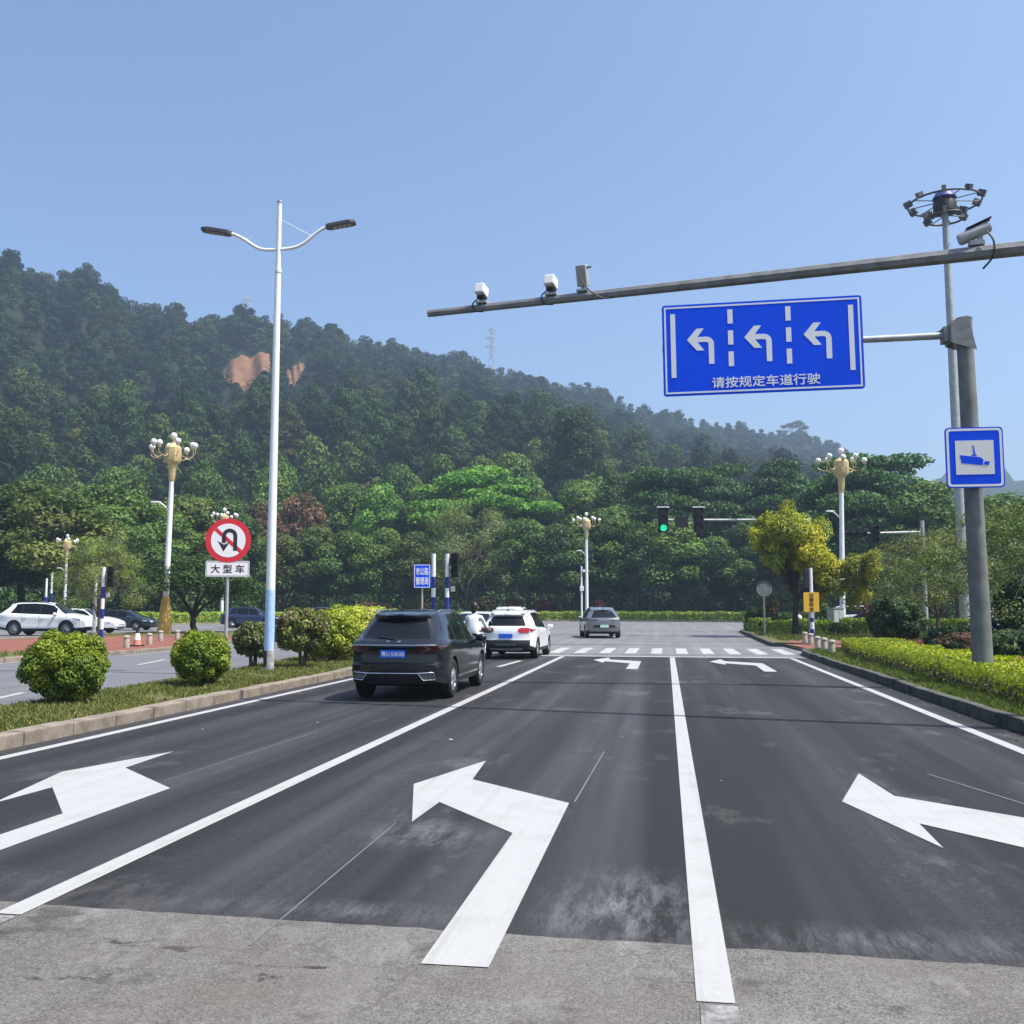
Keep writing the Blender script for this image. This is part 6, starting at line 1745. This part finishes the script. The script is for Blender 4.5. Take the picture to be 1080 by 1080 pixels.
# round no U turn sign
def no_u_turn():
    D = 52; x, y = spot(239, D); k = D / FPX * 1.0
    t = thing('no_u_turn_sign', 'round red rimmed no U turn sign with white plate below', 'sign', (x, y, 0.1), R(16))
    z = zat(570, D, 239) - 0.1; r = 22.5 * k
    MB().tube([(0, 0.06, -0.05), (0, 0.06, z + 0.6)], 0.085, 12).build('post', M['galv'], t, smooth=40)
    circ = lambda q, n=40: [(q * math.cos(2 * math.pi * i / n), q * math.sin(2 * math.pi * i / n)) for i in range(n)]
    MB().plate(circ(r), -0.06, -0.03, org=(0, 0, z)).build('rim', M['sign_red'], t)
    MB().plate(circ(r * 0.76), -0.066, -0.061, org=(0, 0, z)).build('face', M['sign_white'], t)
    a = R(-42); u = Vector((math.cos(a), math.sin(a))); v = Vector((-u.y, u.x)); L_, w = r * 0.755, r * 0.085
    MB().plate([tuple(u * p + v * q) for p, q in ((-L_, -w), (L_, -w), (L_, w), (-L_, w))], -0.070, -0.067, org=(0, 0, z)).build('slash', M['sign_red'], t)
    arc = [(0.06 * r + 0.25 * r * math.cos(q), 0.20 * r + 0.25 * r * math.sin(q)) for q in np.linspace(0, math.pi, 12)]
    path = [(0.31 * r, -0.46 * r)] + arc + [(-0.19 * r, -0.12 * r)]
    mb = MB(); wd = 0.085 * r; P_ = [Vector(p_) for p_ in path]; lo, hi = [], []
    for i in range(len(P_)):
        d = (P_[min(i + 1, len(P_) - 1)] - P_[max(0, i - 1)]).normalized(); n_ = Vector((-d.y, d.x)) * wd
        lo.append(P_[i] - n_); hi.append(P_[i] + n_)
    n_ = len(P_); y_ = -0.0735
    mb.add([(p_.x, y_, z + p_.y) for p_ in lo] + [(p_.x, y_, z + p_.y) for p_ in hi], [(i, i + 1, n_ + i + 1, n_ + i) for i in range(n_ - 1)])
    mb.plate([(-0.46 * r, -0.02 * r), (-0.19 * r, -0.50 * r), (0.06 * r, -0.08 * r), (-0.19 * r, -0.20 * r)], y_, y_ + 0.002, org=(0, 0, z))
    mb.build('u_turn_arrow', M['sign_black'], t)
    zp = zat(600, D, 239) - 0.1; pw, ph = 43 * k, 16 * k
    MB().plate(round_rect(pw, ph, 0.05), -0.05, -0.03, org=(0, 0, zp)).build('supplement_plate', M['sign_white'], t)
    rim, rin = round_rect(pw - 0.06, ph - 0.06, 0.04), round_rect(pw - 0.13, ph - 0.13, 0.03); n = len(rim)
    MB().add([(a_, -0.054, zp + b_) for a_, b_ in rim] + [(a_, -0.054, zp + b_) for a_, b_ in rin], [(i, (i + 1) % n, n + (i + 1) % n, n + i) for i in range(n)]).build('plate_border', M['galv'], t)
    tx = MB(); put_text(tx, '大 型 车', pw * 0.76, ph * 0.52, 0, zp, -0.056, bold=0.02); tx.build('lettering', M['sign_black'], t)
no_u_turn()

# striped blue and white poles with small signals
def striped_pole(px, D, top, label, bands, signal=None, h=None, rz=0.0, r=0.085, group='blue and white striped poles'):
    x, y = spot(px, D); Ht = (zat(top, D, px) - 0.1) if h is None else h
    t = thing('striped_pole', label, 'signal pole', (x, y, 0.1), YAW + rz, group)
    MB().tube([(0, 0, -0.05), (0, 0, Ht)], [r, r * 0.95], 14).build('pole', M['white_pole'], t, smooth=40)
    for a, b_ in bands:
        MB().tube([(0, 0, Ht * a), (0, 0, Ht * b_)], [r * 1.03] * 2, 14).build('blue_band', M['navy'], t, smooth=40)
    if signal:
        sx = signal
        f = MB().box((sx * 0.30, 0, Ht - 0.45), (0.30, 0.2, 0.95)).box((sx * 0.13, 0, Ht - 0.2), (0.1, 0.04, 0.04)).box((sx * 0.13, 0, Ht - 0.7), (0.1, 0.04, 0.04)).build('signal_head', M['black'], t, bevel=0.02)
        for k in range(3):
            MB().tube([(sx * 0.30, -0.10, Ht - 0.15 - 0.3 * k), (sx * 0.30, -0.115, Ht - 0.15 - 0.3 * k)], 0.1, 12).build('lens', M['lamp_dark'], f)
            MB().tube([(sx * 0.30, -0.10, Ht - 0.12 - 0.3 * k), (sx * 0.30, -0.26, Ht - 0.12 - 0.3 * k)], [0.125, 0.12], 12, caps=False).build('visor', M['black'], f)
        MB().box((sx * 0.22, -0.02, Ht * 0.62), (0.16, 0.12, 0.2)).build('push_button', M['camera_grey'], t, bevel=0.01)
    return t
striped_pole(108, 49, 598, 'blue and white striped pole with a signal, on the left island by the bollards', [(0.575, 0.73), (0.30, 0.43), (0.036, 0.155)], 1, rz=0.3)
striped_pole(48, 84, 610, 'striped pole behind the side-on white car, left one of two', [(0.40, 0.62), (0.06, 0.24)])
striped_pole(53.5, 86, 604, 'striped pole behind the side-on white car, right one of two', [(0.40, 0.62), (0.06, 0.24)])
striped_pole(457, 38.6, 584, 'striped pole just right of the blue direction sign', [(0.63, 0.75), (0.32, 0.53), (0.0, 0.2)])
striped_pole(471.5, 38.2, 584, 'striped pole with a black signal on its right, above the black car roof', [(0.63, 0.75), (0.32, 0.53), (0.0, 0.2)], 1)
x, y = spot(445, 41.5)
t = thing('direction_sign', 'small blue sign with two rows of white characters on a thin post', 'sign', (x, y, 0.1), YAW)
k = 41.5 / FPX; zc = CAM_H + (641 - 608) * k - 0.1
MB().tube([(0, 0.03, -0.05), (0, 0.03, zc + 0.3)], 0.045, 10).build('post', M['stone'], t, smooth=40)
MB().plate(round_rect(17.2 * k, 24.5 * k, 0.03), -0.05, -0.03, org=(0, 0, zc)).build('panel', M['sign_blue'], t)
rim, rin = round_rect(16.6 * k, 23.9 * k, 0.03), round_rect(15.2 * k, 22.5 * k, 0.02); n = len(rim)
MB().add([(a_, -0.053, zc + b_) for a_, b_ in rim] + [(a_, -0.053, zc + b_) for a_, b_ in rin], [(i, (i + 1) % n, n + (i + 1) % n, n + i) for i in range(n)]).build('border', M['sign_white'], t)
tx = MB(); put_text(tx, '市公路', 13.2 * k, 7.8 * k, 0, zc + 5.0 * k, -0.056, bold=0.02); put_text(tx, '管理局', 13.2 * k, 7.8 * k, 0, zc - 5.0 * k, -0.056, bold=0.02); tx.build('lettering', M['sign_white'], t)

# traffic light gantry on the corner island
def signal_head(name, parent, x, z, w, h, lit=None, y=-0.15):
    f = MB().box((x, y, z), (w, 0.24, h)).build(name, M['black'], parent, bevel=0.02)
    MB().plate([(x - w * 0.62, z + h / 2 + 0.06), (x + w * 0.62, z + h / 2 + 0.06), (x + w * 0.62, z + h / 2), (x - w * 0.62, z + h / 2)], y - 0.16, y + 0.12).build('top_plate', M['camera_white'], f)
    for k_ in range(3):
        zz = z + (1 - k_) * h * 0.32; r_ = h * 0.135
        MB().tube([(x, y - 0.12, zz), (x, y - 0.14, zz)], r_, 16).build('lens', M['green_light'] if lit == k_ else M['lamp_dark'], f)
        pts = [(x + (r_ + 0.02) * math.cos(a), zz + (r_ + 0.02) * math.sin(a)) for a in np.linspace(R(-10), R(190), 12)]
        vm = MB(); V_ = [(a, y - 0.12, b_) for a, b_ in pts] + [(a, y - 0.36, b_) for a, b_ in pts]; nn_ = len(pts)
        vm.add(V_, [(i, i + 1, nn_ + i + 1, nn_ + i) for i in range(nn_ - 1)]).build('visor', M['black'], f)
D = 59; x, y = spot(855.5, D); k = D / FPX * 0.957
g = thing('traffic_light_gantry', 'traffic light arm with green signal reaching left from behind the golden tree', 'traffic light', (x, y, 0.1), YAW)
za = zat(550, D, 780) - 0.1
MB().tube([(0, 0, -0.1), (0, 0, zat(546, D, 857) - 0.1)], [0.17, 0.13], 14).build('post', M['galv'], g, smooth=40)
MB().tube([(0, 0, za), (-8.9, 0, za)], [0.085, 0.06], 12).build('arm', M['galv'], g, smooth=40)
signal_head('signal_head', g, (701.5 - 856) * k, za - 0.02, 0.56, 1.42, lit=2)
signal_head('signal_head', g, (739 - 856) * k, za - 0.02, 0.56, 1.42)
MB().box(((721 - 856) * k, -0.12, za - 0.12), (0.72, 0.16, 0.66)).build('count_panel', M['black'], g, bevel=0.02)
D = 50; x, y = spot(856, D); k = D / FPX
t = striped_pole(856, D, 599, 'striped pole on the corner island that carries the yellow sign', [(0.38, 0.62), (0.0, 0.14), (0.24, 0.30)], None)
MB().box((-0.22, 0.02, zat(610, D, 856) - 0.1), (0.22, 0.18, 0.95)).build('signal_head', M['black'], t, bevel=0.02)
t = thing('yellow_sign', 'small yellow sign with a column of dark characters on the striped pole', 'sign', (x - 0.02, y - 0.13, zat(635, D, 856)), YAW)
MB().plate(round_rect(15.5 * k, 19.5 * k, 0.02), 0, 0.02).build('panel', M['sign_yellow'], t)
tx = MB()
for i, ch in enumerate('注意安全'):
    put_text(tx, ch, 4.6 * k, 4.0 * k, 0, (6.8 - 4.55 * i) * k, -0.006, bold=0.02)
tx.build('lettering', M['sign_black'], t)
# second signal arm, seen from the side, deeper in the trees
D = 70; x, y = spot(976, D); k = D / FPX
g = thing('traffic_light_gantry', 'signal arm on the far right with black signal heads seen from behind', 'traffic light', (x, y, 0.1), YAW)
za = zat(562, D, 940) - 0.1
MB().tube([(0, 0, -0.1), (0, 0, zat(549, D, 976) - 0.1)], [0.16, 0.13], 12).build('post', M['galv'], g, smooth=40)
MB().tube([(0, 0, za), (-4.6, 0, za - 0.1)], [0.09, 0.06], 10).build('arm', M['galv'], g, smooth=40)
for q, (px_, w_, h_) in enumerate(((911, 1.5, 0.42), (930, 0.6, 1.2))):
    f = MB().box(((px_ - 976) * k, 0.05, za - 0.15), (w_, 0.3, h_)).build('signal_head', M['black'], g, bevel=0.03)
    for j in range(3):
        MB().tube([((px_ - 976) * k + (j - 1) * w_ * 0.32 * (q == 0), -0.1, za - 0.15 + (1 - j) * h_ * 0.32 * (q == 1)), ((px_ - 976) * k + (j - 1) * w_ * 0.32 * (q == 0), -0.32, za - 0.12 + (1 - j) * h_ * 0.32 * (q == 1))], 0.17, 10, caps=False).build('visor', M['black'], f)

# round mirror, bollards, cone, cabinet, lawn lamp, pole with box
D = 55; x, y = spot(806.5, D); k = D / FPX
t = thing('round_mirror', 'round grey traffic mirror on a thin post', 'mirror', (x, y, 0.1), YAW)
zc = zat(621, D, 806) - 0.1
MB().tube([(0, 0.1, -0.05), (0, 0.1, zc)], 0.055, 10).build('post', M['stone'], t, smooth=40)
MB().tube([(0, 0.08, zc), (0, 0.02, zc), (0, -0.02, zc)], [0.26, 0.42, 0.42], 24).build('frame', M['galv'], t, smooth=30)
dm = MB(); prof = [(0.40 * math.sin(q), -0.10 * math.cos(q) + 0.06) for q in np.linspace(0.02, math.pi / 2, 7)]
dm.lathe(prof, n=24); dm.v = [(v[0], v[2] - 0.03, zc + v[1]) for v in dm.v]
dm.build('mirror_face', plain('dulled mirror face', (0.42, 0.42, 0.38), 0.45, 0.4, var=0.4, vs=6), t, smooth=60)
MB().plate([(0.41 * math.cos(q), 0.41 * math.sin(q)) for q in np.linspace(R(20), R(160), 10)] + [(0.46 * math.cos(q), 0.46 * math.sin(q)) for q in np.linspace(R(160), R(20), 10)], -0.2, 0.0, org=(0, 0, zc)).build('hood', M['dark_metal'], t)
def bollard(px, py, label):
    y_ = 1.48 * FPX / (py - 641); x, y = spot(px, y_ / 1.0)
    t = thing('bollard', label, 'bollard', (x, y, 0.12), 0, 'stone bollards at the red paths')
    MB().lathe([(0.105, -0.03), (0.105, 0.34), (0.095, 0.37)], n=14).build('post', M['stone'], t, smooth=30)
    MB().lathe([(0.118, 0.37), (0.125, 0.40), (0.10, 0.45), (0.03, 0.465)], n=14).build('cap', M['stone'], t, smooth=30)
for px, py, lab in ((135, 680, 'stone bollard left of the traffic cone'), (159, 677, 'stone bollard right of the traffic cone'), (170.5, 673.5, 'stone bollard at the yellow lamp foot'), (188, 673, 'stone bollard right of the yellow lamp foot'),
                    (848, 676, 'stone bollard left of the striped pole foot, farthest in the right row'), (854, 678, 'second farthest stone bollard of the right row, at the striped pole'), (861, 682, 'middle stone bollard of the right row'),
                    (868, 684, 'second nearest stone bollard of the right row'), (876, 687, 'nearest stone bollard of the right row, beside the hedge end')):
    bollard(px, py, lab)
x, y = spot(146, 41)
t = thing('traffic_cone', 'grubby traffic cone with dark top between the bollards on the left', 'traffic cone', (x, y, 0.122))
MB().prism(round_rect(0.42, 0.42, 0.06), 0, 0.05).build('foot', M['black'], t)
MB().lathe([(0.16, 0.05), (0.125, 0.25)], n=16).build('cone', M['cone_orange'], t, smooth=40)
MB().lathe([(0.125, 0.25), (0.085, 0.50)], n=16).build('white_band', M['sign_white'], t, smooth=40)
MB().lathe([(0.085, 0.50), (0.04, 0.70), (0.045, 0.74)], n=16).build('tip', M['black'], t, smooth=40)
D = 62; x, y = spot(881, D); k = D / FPX
t = thing('utility_cabinet', 'grey utility cabinet beside the right globe lamp', 'cabinet', (x, y, 0.1), YAW + R(20))
MB().box((0, 0, 0.75), (0.75, 0.6, 1.4)).build('body', M['cabinet'], t, bevel=0.02)
MB().box((0, 0, 1.475), (0.84, 0.7, 0.05)).build('roof', M['galv'], t, bevel=0.01)
MB().box((0, 0, 0.04), (0.8, 0.65, 0.1)).build('plinth', M['stone'], t)
for sx in (-1, 1):
    d_ = MB().box((sx * 0.18, -0.306, 0.78), (0.33, 0.02, 1.2)).build('door', M['cabinet'], t, bevel=0.006)
MB().box((0.05, -0.325, 0.8), (0.03, 0.03, 0.16)).build('handle', M['black'], d_)
D = 60; x, y = spot(842, D)
t = thing('lawn_lamp', 'small white globe lawn lamp under the golden tree', 'lamp', (x, y, 0.1))
MB().tube([(0, 0, -0.05), (0, 0, 0.75)], 0.05, 10).build('post', M['black'], t, smooth=40)
MB().ball((0, 0, 0.92), 0.19, 14).build('globe', M['globe'], t, smooth=80)
D = 104; x, y = spot(613.5, D); k = D / FPX
t = thing('camera_pole', 'thin white pole with a box, left of the centre globe lamp', 'camera pole', (x, y, 0.0), YAW)
Ht = zat(597, D, 613)
MB().tube([(0, 0, -0.05), (0, 0, Ht)], [0.10, 0.08], 10).build('pole', M['white_pole'], t, smooth=40)
MB().box((0.02, -0.17, CAM_H + 20 * k), (0.40, 0.22, 0.5)).build('box', M['camera_white'], t, bevel=0.02)
MB().box((0.25, -0.05, Ht - 0.5), (0.2, 0.4, 0.3)).build('camera', M['camera_white'], t, bevel=0.02)

# power pylons behind the ridge
def pylon(px, py_top, D, h, label, arms=True):
    x, y = spot(px, D); zt = zat(py_top, D, px); z0 = float(hill_z(x, y)); h = max(h, zt - z0)
    t = thing('power_pylon', label, 'pylon', (x, y, zt - h), YAW, 'pylons on the ridge')
    mb = MB(); w0, w1 = 6.5, 1.6; n = 9
    def cor(f, sx, sy):
        w = (w0 + (w1 - w0) * min(1, f / 0.72)) / 2; return (sx * w, sy * w, f * h)
    for i in range(n):
        f0, f1 = i / n, (i + 1) / n
        for sx in (-1, 1):
            for sy in (-1, 1):
                mb.tube([cor(f0, sx, sy), cor(f1, sx, sy)], 0.17, 4)
        for sy in (-1, 1):
            mb.tube([cor(f0, -1, sy), cor(f1, 1, sy)], 0.11, 4); mb.tube([cor(f0, 1, sy), cor(f1, -1, sy)], 0.11, 4)
    mb.build('lattice_tower', M['galv'], t)
    ab = MB()
    for f, L_ in ((0.74, 4.2), (0.85, 3.6), (0.96, 3.0)):
        ab.tube([(-L_, 0, f * h), (L_, 0, f * h)], 0.18, 4); ab.tube([(-L_, 0, f * h), (0, 0, f * h + 1.4)], 0.12, 4); ab.tube([(L_, 0, f * h), (0, 0, f * h + 1.4)], 0.12, 4)
    ab.build('crossarm', M['galv'], t)
pylon(518, 345, 590, 30, 'faint lattice pylon on the ridge left of the lane sign')
pylon(252, 312, 560, 22, 'faint lattice pylon top on the ridge left of the street lamp')
